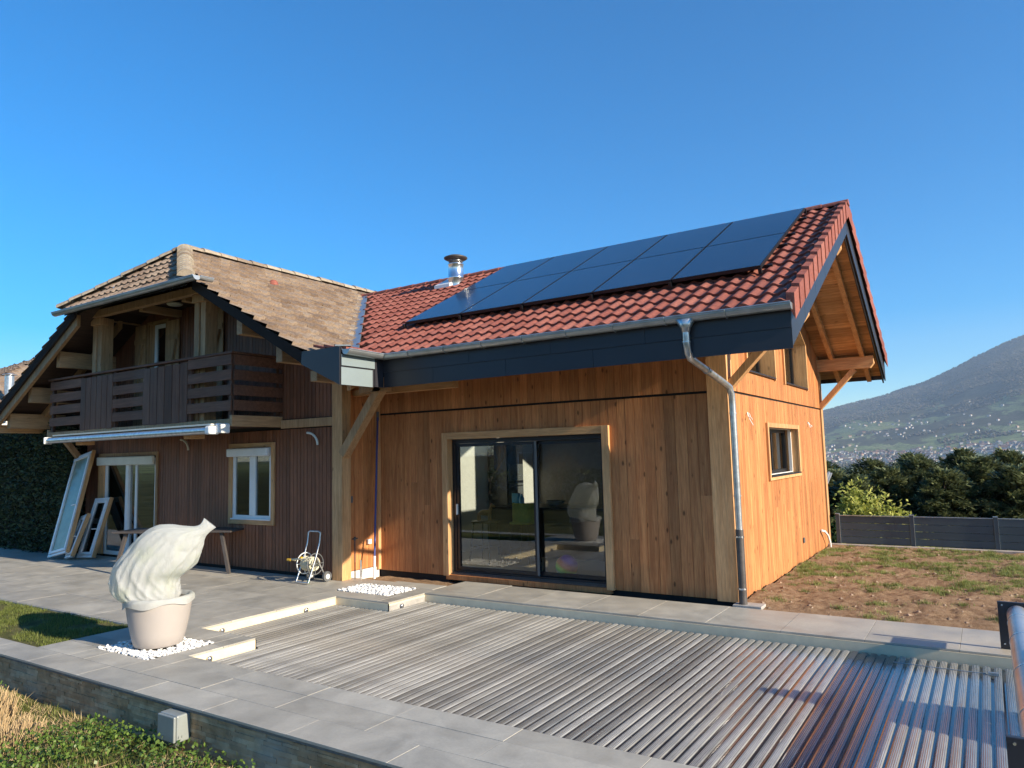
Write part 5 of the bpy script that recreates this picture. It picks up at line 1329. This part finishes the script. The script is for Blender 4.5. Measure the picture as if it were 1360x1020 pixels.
# concrete strip and fence at the far side of the garden
b = MB(); b.box(-2.9, 9, 15.66, 15.84, -.3, .025); o = b.build('garden_kerb', M['concrete']); o['kind'] = 'structure'
fc_ = thing('garden_fence', 'low anthracite fence of level boards behind the bare garden soil', 'fence', (0, 15.9, 0))
posts = [-2.62, -1.31, .03, 1.37, 2.71, 4.05, 5.39, 6.73]
for xp in posts:
    b = MB(); b.box(xp - .035, xp + .035, 15.87, 15.94, -.3, .60, rn()); po = b.build('post', M['greyalu'], fc_, bevel=.004)
    b = MB(); b.box(xp + .0351, xp + .039, 15.868, 15.942, 0, .60); b.build('post_edge', M['zinc'], po)  # pale strip puts the sunlit side of the post into the colour
    b = MB(); b.box(xp - .038, xp + .038, 15.867, 15.943, .601, .612); b.build('post_cap', M['zinc'], po)
for a, c_ in zip(posts[:-1], posts[1:]):
    b = MB()
    for k in range(4): b.box(a + .036, c_ - .036, 15.888, 15.912, .03 + k * .135, .03 + k * .135 + .128, rn())
    b.build('board_panel', M['greyalu'], fc_)
    b = MB(); b.box(a + .036, c_ - .036, 15.882, 15.918, .570, .582); b.build('top_rail', M['zinc'], fc_)
# shed beyond the fence
sh = thing('garden_shed', 'small shed with grey ribbed metal roof behind the fence by the house corner', 'shed', (-4.2, 19, -2))
b = MB(); b.box(-6.6, -3.65, 18.4, 20.5, -2.9, .4); b.build('wall', M['greyp'], sh)
b = MB(); x = -6.75
while x < -3.5: b.hexa([(x, 18.2, .45), (x + .05, 18.2, .47), (x + .05, 20.6, 1.27), (x, 20.6, 1.25), (x, 18.2, .50), (x + .05, 18.2, .50), (x + .05, 20.6, 1.30), (x, 20.6, 1.30)]); x += .10
b.hexa([(-6.75, 18.2, .44), (-3.45, 18.2, .44), (-3.45, 20.6, 1.24), (-6.75, 20.6, 1.24), (-6.75, 18.2, .468), (-3.45, 18.2, .468), (-3.45, 20.6, 1.268), (-6.75, 20.6, 1.268)])
b.build('roof', plain('grey_ribbed_sheet', (.30, .31, .32), .5, 0, 4, .2, .02), sh)

def rdir(): return Vector((rn(-1, 1), rn(-1, 1), rn(-1, 1))).normalized()
def leaf_quad(b, p, d, up, l, w_, c):
    s_ = d.cross(up)
    if s_.length < 1e-4: s_ = d.orthogonal()
    s_ = s_.normalized() * w_
    b.face([p, p + d * l * .5 + s_, p + d * l, p + d * l * .5 - s_], c)
def conifer_mesh(h, r, nb, seed):
    random.seed(seed); fol = MB()
    for i in range(nb):
        t = (i + rn()) / nb; z = h * (.05 + .93 * t); a = rn(0, 6.283); R_ = r * (1 - t) ** .5 * rn(.68, 1.12) * (1 if t < .93 else .8) + .10
        e = rn(.05, .45) + t * .5; d = Vector((math.cos(a) * math.cos(e), math.sin(a) * math.cos(e), math.sin(e)))
        L = R_; steps = int(L / .075) + 2; cb = rn()
        for k in range(steps):
            f_ = (k + .5) / steps
            if f_ < .25: continue
            p = Vector((0, 0, z)) + d * L * f_ - Vector((0, 0, .25 * L * f_ * f_))
            for q in range(7):
                sd_ = Vector((-d.y, d.x, 0)) * rn(-1, 1) * .8 + d * rn(.2, 1) + Vector((0, 0, rn(-.55, .35)))
                sd_.normalize(); leaf_quad(fol, p + rdir() * .05, sd_, Vector((rn(-.4, .4), rn(-.4, .4), 1)), rn(.08, .16), rn(.012, .030), min(1, max(0, cb * .6 + rn(0, .4))))
    tr = MB(); tr.tube([(0, 0, -.4), (.02, 0, h * .4), (0, .02, h * .93)], [.11, .07, .015], 8)
    return fol, tr
def tree_thing(name, label, cat, loc, fol, tr, fm, tm, group):
    t = thing(name, label, cat, loc, group); ORG[t.name] = Vector((0, 0, 0))
    c_ = fol.build('crown', fm, t); k_ = tr.build('trunk', tm, t); return t
def copy_tree(o, loc, rz, sc, label=None):
    c_ = o.copy(); C.objects.link(c_); c_.location = loc; c_.rotation_euler = (0, 0, rz); c_.scale = sc
    if label: c_['label'] = label
    for ch_ in o.children:
        k_ = ch_.copy(); C.objects.link(k_); k_.parent = c_
        for g in ch_.children:
            d = g.copy(); C.objects.link(d); d.parent = k_
    return c_
conspots = [(-5.6, 22.6, 4.1), (-4.6, 21.6, 4.0), (-3.7, 22.4, 4.1), (-3.0, 21.2, 4.0), (-2.3, 22.0, 4.15), (-1.6, 22.8, 4.4), (-.95, 21.2, 4.15), (-.2, 22.4, 4.4), (.6, 21.3, 4.2), (1.4, 22.5, 4.45), (2.2, 21.3, 4.25), (3.2, 22.3, 4.5), (4.1, 21.2, 4.3), (-4.3, 24.6, 4.3), (-3.0, 24.4, 4.35), (-1.9, 24.8, 4.5), (-.6, 24.9, 4.6), (.4, 24.3, 4.55), (1.6, 24.7, 4.65), (2.9, 24.8, 4.65), (4.6, 23.5, 4.5), (5.4, 21.6, 4.4), (6.6, 22.5, 4.5)]
cl = {}
lab = 'dense dark evergreen in the hedge-like row of conifers beyond the grey fence'
for i, (x, y, h) in enumerate(conspots):
    v_ = i % 3
    if v_ not in cl:
        f_, t_ = conifer_mesh(4.5, 1.6, 480, 100 + v_); cl[v_] = tree_thing('conifer', lab, 'tree', (0, 0, 0), f_, t_, M['conifer'], M['bark'], 'conifers in a row beyond the fence')
        o = cl[v_]; o.location = (x, y, -2.85); o.rotation_euler = (0, 0, rn(0, 6)); o.scale = (rn(1.15, 1.35), rn(1.1, 1.25), h / 4.5)
    else: copy_tree(cl[v_], (x, y, -2.85), rn(0, 6), (rn(1.15, 1.35), rn(1.1, 1.25), h / 4.5))
# yellow-green shrub just beyond the fence
random.seed(77)
def bush(name, label, cx, cy, z0, h, r, n, mat, ls=.06, stems=9):
    t = thing(name, label, 'shrub', (cx, cy, z0)); f_ = MB(); s_ = MB()
    for k in range(stems):
        a = rn(0, 6.283); rr_ = r * rn(.3, 1); hh = h * rn(.6, 1) * (1 - .35 * rr_ / r); p0 = Vector((cx + rn(-.08, .08), cy + rn(-.08, .08), z0)); p1 = Vector((cx + math.cos(a) * rr_, cy + math.sin(a) * rr_, z0 + hh)); pm = (p0 + p1) / 2 + Vector((0, 0, .1 * h))
        s_.tube([p0, pm, p1], [.014, .009, .003], 5)
        for q in range(n // stems):
            u = 1.04 - .8 * random.random() ** 1.6; p = p0 * (1 - u) ** 2 + pm * 2 * u * (1 - u) + p1 * u * u + rdir() * rn(0, .16) * h
            leaf_quad(f_, p, (rdir() + Vector((0, 0, -.2))).normalized(), rdir(), rn(.7, 1.3) * ls * 1.6, ls * .32, rn())
    f_.build('foliage', mat, t); s_.build('stem', M['bark'], t); return t
bush('garden_shrub', 'yellow-green leafy shrub rising behind the grey fence near the house corner', -2.38, 17.4, -1.1, 2.35, .5, 6500, M['shrub'], .075, 18)
bush('garden_shrub', 'low yellow-green shrub behind the fence, right of the taller one', -1.62, 17.2, -1.1, 1.95, .5, 3600, M['shrub'], .075, 14)
# bare trees in the middle distance
def bare_mesh(h, seed):
    random.seed(seed); b = MB()
    def grow(p, d, L, r_, lv):
        q = p + d * L; b.tube([p, (p + q) / 2 + rdir() * L * .06, q], [r_, r_ * .8, r_ * .6], 5 if lv < 3 else 3, c=rn(), cap=False)
        if lv >= 5: return
        for k in range(3 if lv < 4 else 4):
            nd = (d + rdir() * (.55 + .08 * lv) + Vector((0, 0, .15))).normalized(); grow(p + d * L * rn(.55, 1), nd, L * rn(.62, .8), r_ * .6, lv + 1)
    grow(Vector((0, 0, 0)), Vector((0, 0, 1)), h * .28, h * .018, 0); return b
barep = None
for i, (x, y, h) in enumerate(((2.1, 46, 7.2), (-.6, 52, 7.6), (4.2, 44, 7.0))):
    if barep is None:
        barep = thing('bare_tree', 'leafless grey-brown tree showing above the evergreen row on the right', 'tree', (0, 0, 0), 'leafless trees beyond the conifers')
        ORG[barep.name] = Vector((0, 0, 0)); bare_mesh(1., 3).build('trunk', M['twig'], barep); barep.location = (x, y, ground_z(x, y)); barep.scale = (h,) * 3
    else: copy_tree(barep, (x, y, ground_z(x, y)), rn(0, 6), (h,) * 3)

# clipped hedge at the left
random.seed(9)
hg = MB()
hx0, hx1, hy0, hy1, hz = -27, -17.25, 8.15, 9.6, 2.93
for k in range(26000):
    u = rn(); 
    if u < .72: p = Vector((rn(hx0, hx1) if rn() < .0 else hx1 - (hx1 - hx0) * random.random() ** 1.3, hy0 + rn(-.05, .12), rn(0, hz)))
    elif u < .86: p = Vector((rn(hx0, hx1), rn(hy0, hy1), hz + rn(-.1, .06)))
    else: p = Vector((hx1 + rn(-.12, .05), rn(hy0, hy1), rn(0, hz)))
    p += Vector((0, .10 * noise.noise(p * 1.1), 0)); leaf_quad(hg, p, (rdir() + Vector((0, -.4, .1))).normalized(), rdir(), rn(.07, .14), rn(.014, .03), rn() ** 1.5)
ht = thing('hedge', 'tall dark clipped evergreen hedge at the left edge beside the chalet', 'hedge', (-21, 8.9, 0))
hg.build('foliage', M['hedge'], ht)
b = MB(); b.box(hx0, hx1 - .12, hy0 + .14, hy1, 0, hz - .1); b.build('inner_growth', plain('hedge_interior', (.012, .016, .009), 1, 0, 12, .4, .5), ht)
# neighbour house beyond the hedge, with a metal flue
nb = thing('neighbour_house', 'neighbouring house with brown tiled roof and metal flue beyond the hedge', 'house', (-32, 12, 0))
b = MB(); b.box(-35.5, -26.4, 9.2, 18, -.4, 3.8); b.build('wall', M['render'], nb)
b = MB(); AX, AY, AZ, HB = -30.9, 13.6, 6.25, 5.2
def PNx(sg, ax):
    def g(u, s_, h):
        d_ = HB - s_ * .9; q = u - HB
        return (AX + sg * (d_ + h * .4), AY + q, AZ - .46 * d_ + h * .9) if ax else (AX + q, AY - sg * (-d_ - h * .4) * -1 if False else AY + sg * (d_ + h * .4), AZ - .46 * d_ + h * .9)
    return g
for (sg, ax) in ((1, True), (-1, False), (-1, True), (1, False)):
    tile_field(b, PNx(sg, ax), 47, 19, .222, .30, lambda u, s_: abs(u - HB) < HB - s_ * .9 + .05, amp=.02, lift=.03, kind='flat')
nr = b.build('roof', M['oldtile'], nb)
b = MB(); e_ = HB - .03; zb_ = AZ - .46 * HB - .03; b.mesh([(AX - e_, AY - e_, zb_), (AX + e_, AY - e_, zb_), (AX + e_, AY + e_, zb_), (AX - e_, AY + e_, zb_), (AX, AY, AZ - .04)], [(0, 1, 4), (1, 2, 4), (2, 3, 4), (3, 0, 4), (3, 2, 1, 0)]); b.build('roof_deck', M['dark'], nb)
b = MB(); b.tube([(-25.9, 10.45, 3.6), (-25.9, 10.45, 4.86)], .13, 16); b.lathe([(.001, 0), (.2, .02), (.2, .04), (.001, .09)], (-25.9, 10.45, 4.86), 16); b.build('chimney', M['galv'], nb)

# ------------------------------------------------------------------ grass and ground cover
def blades(name, n, area, zf, mat, hmin, hmax, wd, label, cat='grass', dens=None, lean=.5):
    b = MB(); x0, x1, y0, y1 = area
    k = 0
    while k < n:
        x, y = rn(x0, x1), rn(y0, y1)
        if dens and random.random() > dens(x, y): k += .25; continue
        z = zf(x, y); a = rn(0, 6.283); h = rn(hmin, hmax); l = rn(0, lean) * h; sx, sy = math.cos(a) * wd, math.sin(a) * wd
        dx, dy = rn(-1, 1) * l, rn(-1, 1) * l
        b.face([(x - sx, y - sy, z - .01), (x + sx, y + sy, z - .01), (x + dx, y + dy, z + h)], rn()); k += 1
    o = b.build(name, mat); tag(o, label, cat, kind='stuff'); return o
random.seed(31)
blades('grass', 26000, (-18, -8.84, 4.0, 5.03), zstrip, M['grass'], .015, .05, .004, 'short green grass in the narrow strip between coping and terrace', lean=.9, dens=lambda x, y: (.25 + .75 * smooth(-18, -9, x)) * smooth(-.35, .15, noise.noise(Vector((x * 2, y * 2, 0)))))
def soil_tufts():
    b = MB(); k = 0
    while k < 1050:
        x, y = rn(-2.7, 3.2), rn(9.3, 15.6)
        d_ = noise.fractal(Vector((x * 1.3, y * 1.3, 4)), .9, 2, 3) + .55 * smooth(10.2, 13.4, y) + .2 * smooth(-2.4, -.6, x) - .30
        if random.random() > smooth(-.05, .5, d_) + .03: k += .15; continue
        k += 1; R_ = rn(.03, .16); n_ = int(rn(700, 1500) * R_); hh = rn(.025, .06); c0 = rn(0, .5)
        for q in range(n_):
            a = rn(0, 6.283); r_ = R_ * abs(random.gauss(0, .55)); px, py = x + r_ * math.cos(a) * 1.3, y + r_ * math.sin(a)
            if px < -2.72 or py < 9.25 or py > 15.6: continue
            z = zsoil(px, py); h = hh * rn(.4, 1.2); a2 = rn(0, 6.283); l = h * rn(.2, 1.1); wd = .0035
            b.face([(px - wd * math.cos(a2), py - wd * math.sin(a2), z - .01), (px + wd * math.cos(a2), py + wd * math.sin(a2), z - .01), (px - l * math.sin(a2), py + l * math.cos(a2), z + h)], min(1, c0 + rn(0, .6)))
    o = b.build('grass', M['grass2']); tag(o, 'low tufts of new grass scattered over the bare soil', 'grass', kind='stuff')
M['grass2'] = leaf('young_grass', (.10, .13, .035), (.33, .38, .12), .3)
soil_tufts()
def dens_front(x, y): return smooth(-.3, .25, noise.fractal(Vector((x * .9, y * .9, 7)), .9, 2, 3) - .1)
blades('grass', 30000, (-10.5, -2.2, 1.0, 3.56), zfront, M['grass'], .02, .07, .005, 'mixed lawn grass in the lower garden at the foot of the stone wall', lean=.9, dens=dens_front)
blades('dry_grass', 20000, (-10.5, -3.2, 1.0, 3.56), zfront, M['dryleaf'], .02, .08, .004, 'withered straw-coloured grass lying among the green by the low stone wall', lean=1.6, dens=lambda x, y: 1 - .8 * dens_front(x, y))
# leafy ground cover
b = MB(); random.seed(41)
k = 0
while k < 6500:
    x, y = rn(-8.6, -4.6), rn(2.1, 3.55)
    dns = smooth(-.05, .2, noise.fractal(Vector((x * 1.3, y * 1.3, 9)), .8, 2, 3) + .15 + .30 * smooth(2.4, 3.3, y) - .6 * smooth(-6.5, -7.2, x) * (x < -6.5) )
    if random.random() > dns: k += .3; continue
    p = Vector((x, y, zfront(x, y) + rn(.01, .10) * (.4 + dns))); leaf_quad(b, p, (rdir() + Vector((0, 0, .4))).normalized(), (rdir() * .7 + Vector((0, 0, 1))).normalized(), rn(.022, .045), rn(.008, .015), rn()); k += 1
o = b.build('ground_cover', M['cover']); tag(o, 'low glossy green leafy ground cover at the foot of the stone wall', 'ground cover', kind='stuff')
# cut-back ornamental grass clumps
def clump(label, cx, cy, r_, n, h0, h1, lean=.35, grp=None):
    t = thing('cut_grass_clump', label, 'ornamental grass', (cx, cy, zfront(cx, cy)), grp); b = MB()
    for k in range(n):
        a = rn(0, 6.283); q = r_ * math.sqrt(rn()); x, y = cx + q * math.cos(a), cy + q * math.sin(a) * .8; z = zfront(x, y) - .01; h = rn(h0, h1); l = lean * q / r_
        p = Vector((x, y, z)); d = Vector((math.cos(a) * l + rn(-.15, .15), math.sin(a) * l + rn(-.15, .15), 1)).normalized()
        b.tube([p, p + d * h * .55 + rdir() * .006, p + d * h + rdir() * .01], [.004, .0035, .0025], 4, c=rn(), smooth=False)
    b.build('stalks', M['dry'], t); return t
clump('larger cut-back tan grass clump at the left edge by the low stone wall', -7.95, 2.98, .42, 900, .10, .24)
clump('cut-back tan grass clump just right of the larger one by the low stone wall', -7.10, 2.92, .33, 650, .08, .18)
clump('short cut-back tan grass clump in front of the other two at the left edge', -7.55, 2.42, .30, 420, .08, .17)
clump('tuft of thin dry stalks in front of the coping, farthest right of the dry clumps', -3.60, 3.30, .16, 26, .15, .34, .5)
b = MB()
for k in range(45):
    x, y = rn(-8.2, -4.8), rn(2.2, 3.4); z = zfront(x, y) + .02; a = rn(0, 3.14); L = rn(.08, .3); p = Vector((x, y, z + rn(0, .06))); d = Vector((math.cos(a), math.sin(a), rn(-.05, .25)))
    b.tube([p, p + d * L * .5 + rdir() * .01, p + d * L], [.004, .004, .002], 4, c=rn(), smooth=False)
o = b.build('dry_stalks', M['dry']); tag(o, 'loose dry stalks strewn over the ground cover', 'stalks', kind='stuff')
# stones and clods on the soil
b = MB(); random.seed(55)
for k in range(1800):
    x, y = rn(-2.7, 3.0), 9.25 + 6.2 * random.random() ** 1.4; s_ = .005 + .035 * random.random() ** 6; z = zsoil(x, y)
    v = [(x + rn(-1, 1) * .2 * s_ + s_ * q[0] * rn(.7, 1.3), y + s_ * q[1] * rn(.7, 1.3), z + s_ * q[2] * rn(.5, .9)) for q in ((1, 0, 0), (0, 1, 0), (-1, 0, 0), (0, -1, 0), (0, 0, 1), (0, 0, -1))]
    b.mesh(v, [(0, 1, 4), (1, 2, 4), (2, 3, 4), (3, 0, 4), (1, 0, 5), (2, 1, 5), (3, 2, 5), (0, 3, 5)], rn())
o = b.build('stones', plain('pale_clods', (.36, .265, .185), .95, 0, 30, .3, .2, rv=.5)); tag(o, 'small stones and clods scattered on the bare garden soil', 'stones', kind='stuff')

# ================================================================== BEHIND THE CAMERA (seen in the glass)
random.seed(13)
nbh = thing('opposite_house', 'grey house standing opposite, behind the photographer', 'house', (-19, -21, -.4))
b = MB(); b.box(-27, -12, -27, -20, -.6, 5.4); b.build('wall', plain('opposite_wall', (.30, .29, .27), .9, 0, 2, .1, .1), nbh)
b = MB(); b.prism([(-27.7, 5.2), (-11.3, 5.2), (-19.5, 8.6)], 'y', -27.5, -19.3); b.build('roof', M['oldtile'], nbh)
for (x, z) in ((-24.5, 3.2), (-20, 3.2), (-15, 3.2), (-24.5, .6), (-15, .6)):
    b = MB(); b.box(x - .6, x + .6, -20.02, -19.94, z, z + 1.5); w__ = b.build('window', M['white'], nbh)
    b = MB(); b.box(x - .52, x - .03, -19.938, -19.93, z + .08, z + 1.42); b.box(x + .03, x + .52, -19.938, -19.93, z + .08, z + 1.42); b.build('pane', M['black'], w__)
bh = MB()
for k in range(14000):
    p = Vector((rn(-26, 2), -8 + rn(-.6, .6), rn(-.4, 1.25))); leaf_quad(bh, p, rdir(), rdir(), rn(.08, .2), rn(.03, .06), rn())
o = bh.build('garden_hedge', M['hedge']); tag(o, 'low green hedge along the garden behind the photographer', 'hedge')
for i, (x, y, h) in enumerate(((-11, -9, 4.5), (-15.5, -8, 3.8), (-7, -10.5, 4.2), (-20, -9.5, 4.6))): 
    o = copy_tree(barep, (x, y, -.5), rn(0, 6), (h * 1.3, h * 1.3, h), 'leafless garden tree behind the photographer'); o['group'] = 'garden trees behind the photographer'

# ================================================================== VALLEY
random.seed(17)
def ray_ground(az, e, r0=700., r1=6700.):
    r_ = r0
    while r_ < r1:
        x, y = r_ * math.sin(R(az)), r_ * math.cos(R(az))
        if (terrain_h(x, y) - 1.95) / r_ >= e: return x, y
        r_ += 25
    return None
def house_mesh(wall, roofm, w_, d_, h):
    b = MB(); b.box(-w_ / 2, w_ / 2, -d_ / 2, d_ / 2, -3, h, m=0)
    o_ = .6; hr_ = h + w_ * .28
    b.mesh([(-w_ / 2 - o_, -d_ / 2 - o_, h - .2), (w_ / 2 + o_, -d_ / 2 - o_, h - .2), (0, -d_ / 2 - o_, hr_), (-w_ / 2 - o_, d_ / 2 + o_, h - .2), (w_ / 2 + o_, d_ / 2 + o_, h - .2), (0, d_ / 2 + o_, hr_)],
           [(0, 1, 2), (5, 4, 3), (0, 2, 5, 3), (1, 4, 5, 2), (0, 3, 4, 1)], m=1)
    me_o = b.build('village_house', [wall, roofm]); me = me_o.data; bpy.data.objects.remove(me_o); return me
wallA = plain('village_wall_white', (.46, .45, .43), .8); wallB = plain('village_wall_ochre', (.38, .33, .26), .8); rA = plain('village_roof_brown', (.17, .10, .08), .8); rB = plain('village_roof_grey', (.17, .17, .18), .8); rC = plain('village_roof_red', (.36, .14, .09), .8)
hm = [house_mesh(wallA, rA, 9, 12, 6), house_mesh(wallA, rB, 10, 11, 6), house_mesh(wallB, rC, 9, 14, 6), house_mesh(wallA, rA, 14, 26, 7), house_mesh(wallB, rB, 10, 12, 7)]
NH = [0]; REM = MB()
def put_house(az, e, label, group, big=False):
    g = ray_ground(az, e)
    if not g: return
    x, y = g; NH[0] += 1
    if NH[0] > 288:
        z = terrain_h(x, y); w_, d_ = rn(7, 12), rn(8, 15); a_ = rn(0, 3); c0, s0 = math.cos(a_), math.sin(a_)
        def Q(p, q, r_): return (x + p * c0 - q * s0, y + p * s0 + q * c0, z + r_)
        REM.hexa([Q(-w_ / 2, -d_ / 2, -3), Q(w_ / 2, -d_ / 2, -3), Q(w_ / 2, d_ / 2, -3), Q(-w_ / 2, d_ / 2, -3), Q(-w_ / 2, -d_ / 2, 6), Q(w_ / 2, -d_ / 2, 6), Q(w_ / 2, d_ / 2, 6), Q(-w_ / 2, d_ / 2, 6)], .5, 0)
        REM.mesh([Q(-w_ / 2 - .6, -d_ / 2 - .6, 5.8), Q(w_ / 2 + .6, -d_ / 2 - .6, 5.8), Q(0, -d_ / 2 - .6, 9), Q(-w_ / 2 - .6, d_ / 2 + .6, 5.8), Q(w_ / 2 + .6, d_ / 2 + .6, 5.8), Q(0, d_ / 2 + .6, 9)], [(0, 1, 2), (5, 4, 3), (0, 2, 5, 3), (1, 4, 5, 2)], .5, random.choice((1, 2)))
        return
    me = hm[3] if big else random.choice([hm[0], hm[1], hm[2], hm[4], hm[0]])
    o = bpy.data.objects.new('village_house', me); C.objects.link(o); o.location = (x, y, terrain_h(x, y)); o.rotation_euler = (0, 0, rn(0, 3.14)); s_ = rn(.8, 1.15); o.scale = (s_,) * 3
    tag(o, label, 'house', group)
T1, G1 = 'small distant house in the large village at the foot of the mountain', 'houses of the large valley village'
T2, G2 = 'small distant house in the scattered hamlet halfway up the mountain slope', 'houses of the hillside hamlets'
for (a0, a1, e0, e1, n, t_, g_, bg_) in ((-10.2, -3.3, -.0225, -.008, 120, T1, G1, .15), (-4.6, -1.0, -.018, -.004, 40, T1, G1, .12), (-1.2, 2.3, -.014, -.002, 44, T1, G1, .2), (-10.2, -6.5, -.006, .000, 10, T1, G1, .1),
                                  (-8.6, -3.2, .010, .030, 42, T2, G2, 0), (-1.6, 2.3, .008, .022, 18, T2, G2, 0), (-6.5, 1.5, .03, .05, 8, T2, G2, 0),
                                  (-10.2, -1.5, -.0235, -.008, 330, T1, G1, 0), (-1.5, 2.3, -.014, .0, 90, T1, G1, 0), (-8.6, 2.3, .004, .030, 15, T2, G2, 0)):
    for k in range(n): put_house(rn(a0, a1), rn(e0, e1), t_, g_, random.random() < bg_)
REMO = REM.build('distant_houses', [wallA, rA, rB]); tag(REMO, 'crowded pale houses filling the rest of the hazy valley town', 'houses', kind='stuff')
random.seed(18)
for k in range(9):
    az, r_ = -7.9 + rn(-1.3, 1.6), rn(560, 760); x, y = r_ * math.sin(R(az)), r_ * math.cos(R(az)); o = bpy.data.objects.new('village_house', random.choice(hm[:3])); C.objects.link(o); o.location = (x, y, terrain_h(x, y) + 2); o.rotation_euler = (0, 0, rn(0, 3)); o.scale = (.8,) * 3
    tag(o, 'nearer valley house with tan roof showing just above the evergreens', 'house', 'nearer houses just above the evergreens')
g = ray_ground(.57, -.0095)
chv = thing('church', 'white church with pointed spire at the right edge of the valley village', 'church', (g[0], g[1], terrain_h(*g))); ORG[chv.name] = Vector((0, 0, 0))
b = MB(); b.box(2, 34, -7, 7, -6, 12); b.build('nave', wallA, chv)
b = MB(); b.prism([(-8, 11.8), (8, 11.8), (0, 19)], 'x', 1, 35); b.build('roof', rA, chv)
b = MB(); b.box(-7, 1.9, -4, 4, -6, 24); b.build('tower', wallA, chv)
b = MB(); b.mesh([(-7.3, -4.3, 24), (2.2, -4.3, 24), (2.2, 4.3, 24), (-7.3, 4.3, 24), (-2.5, 0, 46)], [(0, 1, 4), (1, 2, 4), (2, 3, 4), (3, 0, 4)]); b.build('spire', rB, chv)
# far woods as one mass
random.seed(23); b = MB()
def wood_tree(x, y, z, h, w_):
    c_ = rn(); a0 = rn(0, 3)
    pts = []
    for k in range(5): a = a0 + k * 1.2566; pts.append((x + math.cos(a) * w_ * rn(.7, 1.2), y + math.sin(a) * w_ * rn(.7, 1.2), z + h * rn(.3, .5)))
    top = (x + rn(-.2, .2) * w_, y, z + h); bot = (x, y, z - 2)
    v = pts + [top, bot]; b.mesh(v, [(k, (k + 1) % 5, 5) for k in range(5)] + [((k + 1) % 5, k, 6) for k in range(5)], c_)
n_ = 0
while n_ < 13000:
    az = rn(-13, 6); r_ = 2000 + 5000 * random.random() ** .8; x, y = r_ * math.sin(R(az)), r_ * math.cos(R(az))
    if noise.fractal(Vector((x / 520, y / 300, 7)), .8, 2.1, 4) + .9 * smooth(3900, 5800, r_) < .42: n_ += .2; continue
    z = terrain_h(x, y); wood_tree(x, y, z, rn(8, 13), rn(5, 9)); n_ += 1
n_ = 0
while n_ < 3600:
    az = rn(-16, 12); r_ = 420 + 1700 * random.random() ** 1.1; x, y = r_ * math.sin(R(az)), r_ * math.cos(R(az))
    if noise.fractal(Vector((x / 160, y / 90, 3)), .8, 2.1, 3) < .02: n_ += .2; continue
    z = terrain_h(x, y); wood_tree(x, y, z, rn(5, 9), rn(2.6, 4.5)); n_ += 1
o = b.build('woodland', M['woodland']); tag(o, 'hazy woods covering the valley floor and the mountain slopes', 'woodland', kind='stuff')
# air
hzb = MB(); hzb.box(-9000, 9000, -9000, 9200, -135, 1180); hz_ = hzb.build('haze', None if False else plain('x', (1, 1, 1)))
hm_ = bpy.data.materials.new('valley_haze'); hm_.use_nodes = True; nt = hm_.node_tree; nt.nodes.remove(nt.nodes['Principled BSDF'])
pv_ = nt.nodes.new('ShaderNodeVolumePrincipled'); pv_.inputs['Color'].default_value = (.58, .76, 1, 1); pv_.inputs['Density'].default_value = 7.5e-5; pv_.inputs['Anisotropy'].default_value = .1
nt.links.new(pv_.outputs[0], nt.nodes['Material Output'].inputs['Volume']); hz_.data.materials.clear(); hz_.data.materials.append(hm_); hz_['kind'] = 'stuff'; hz_['label'] = 'thin blue haze hanging over the valley'
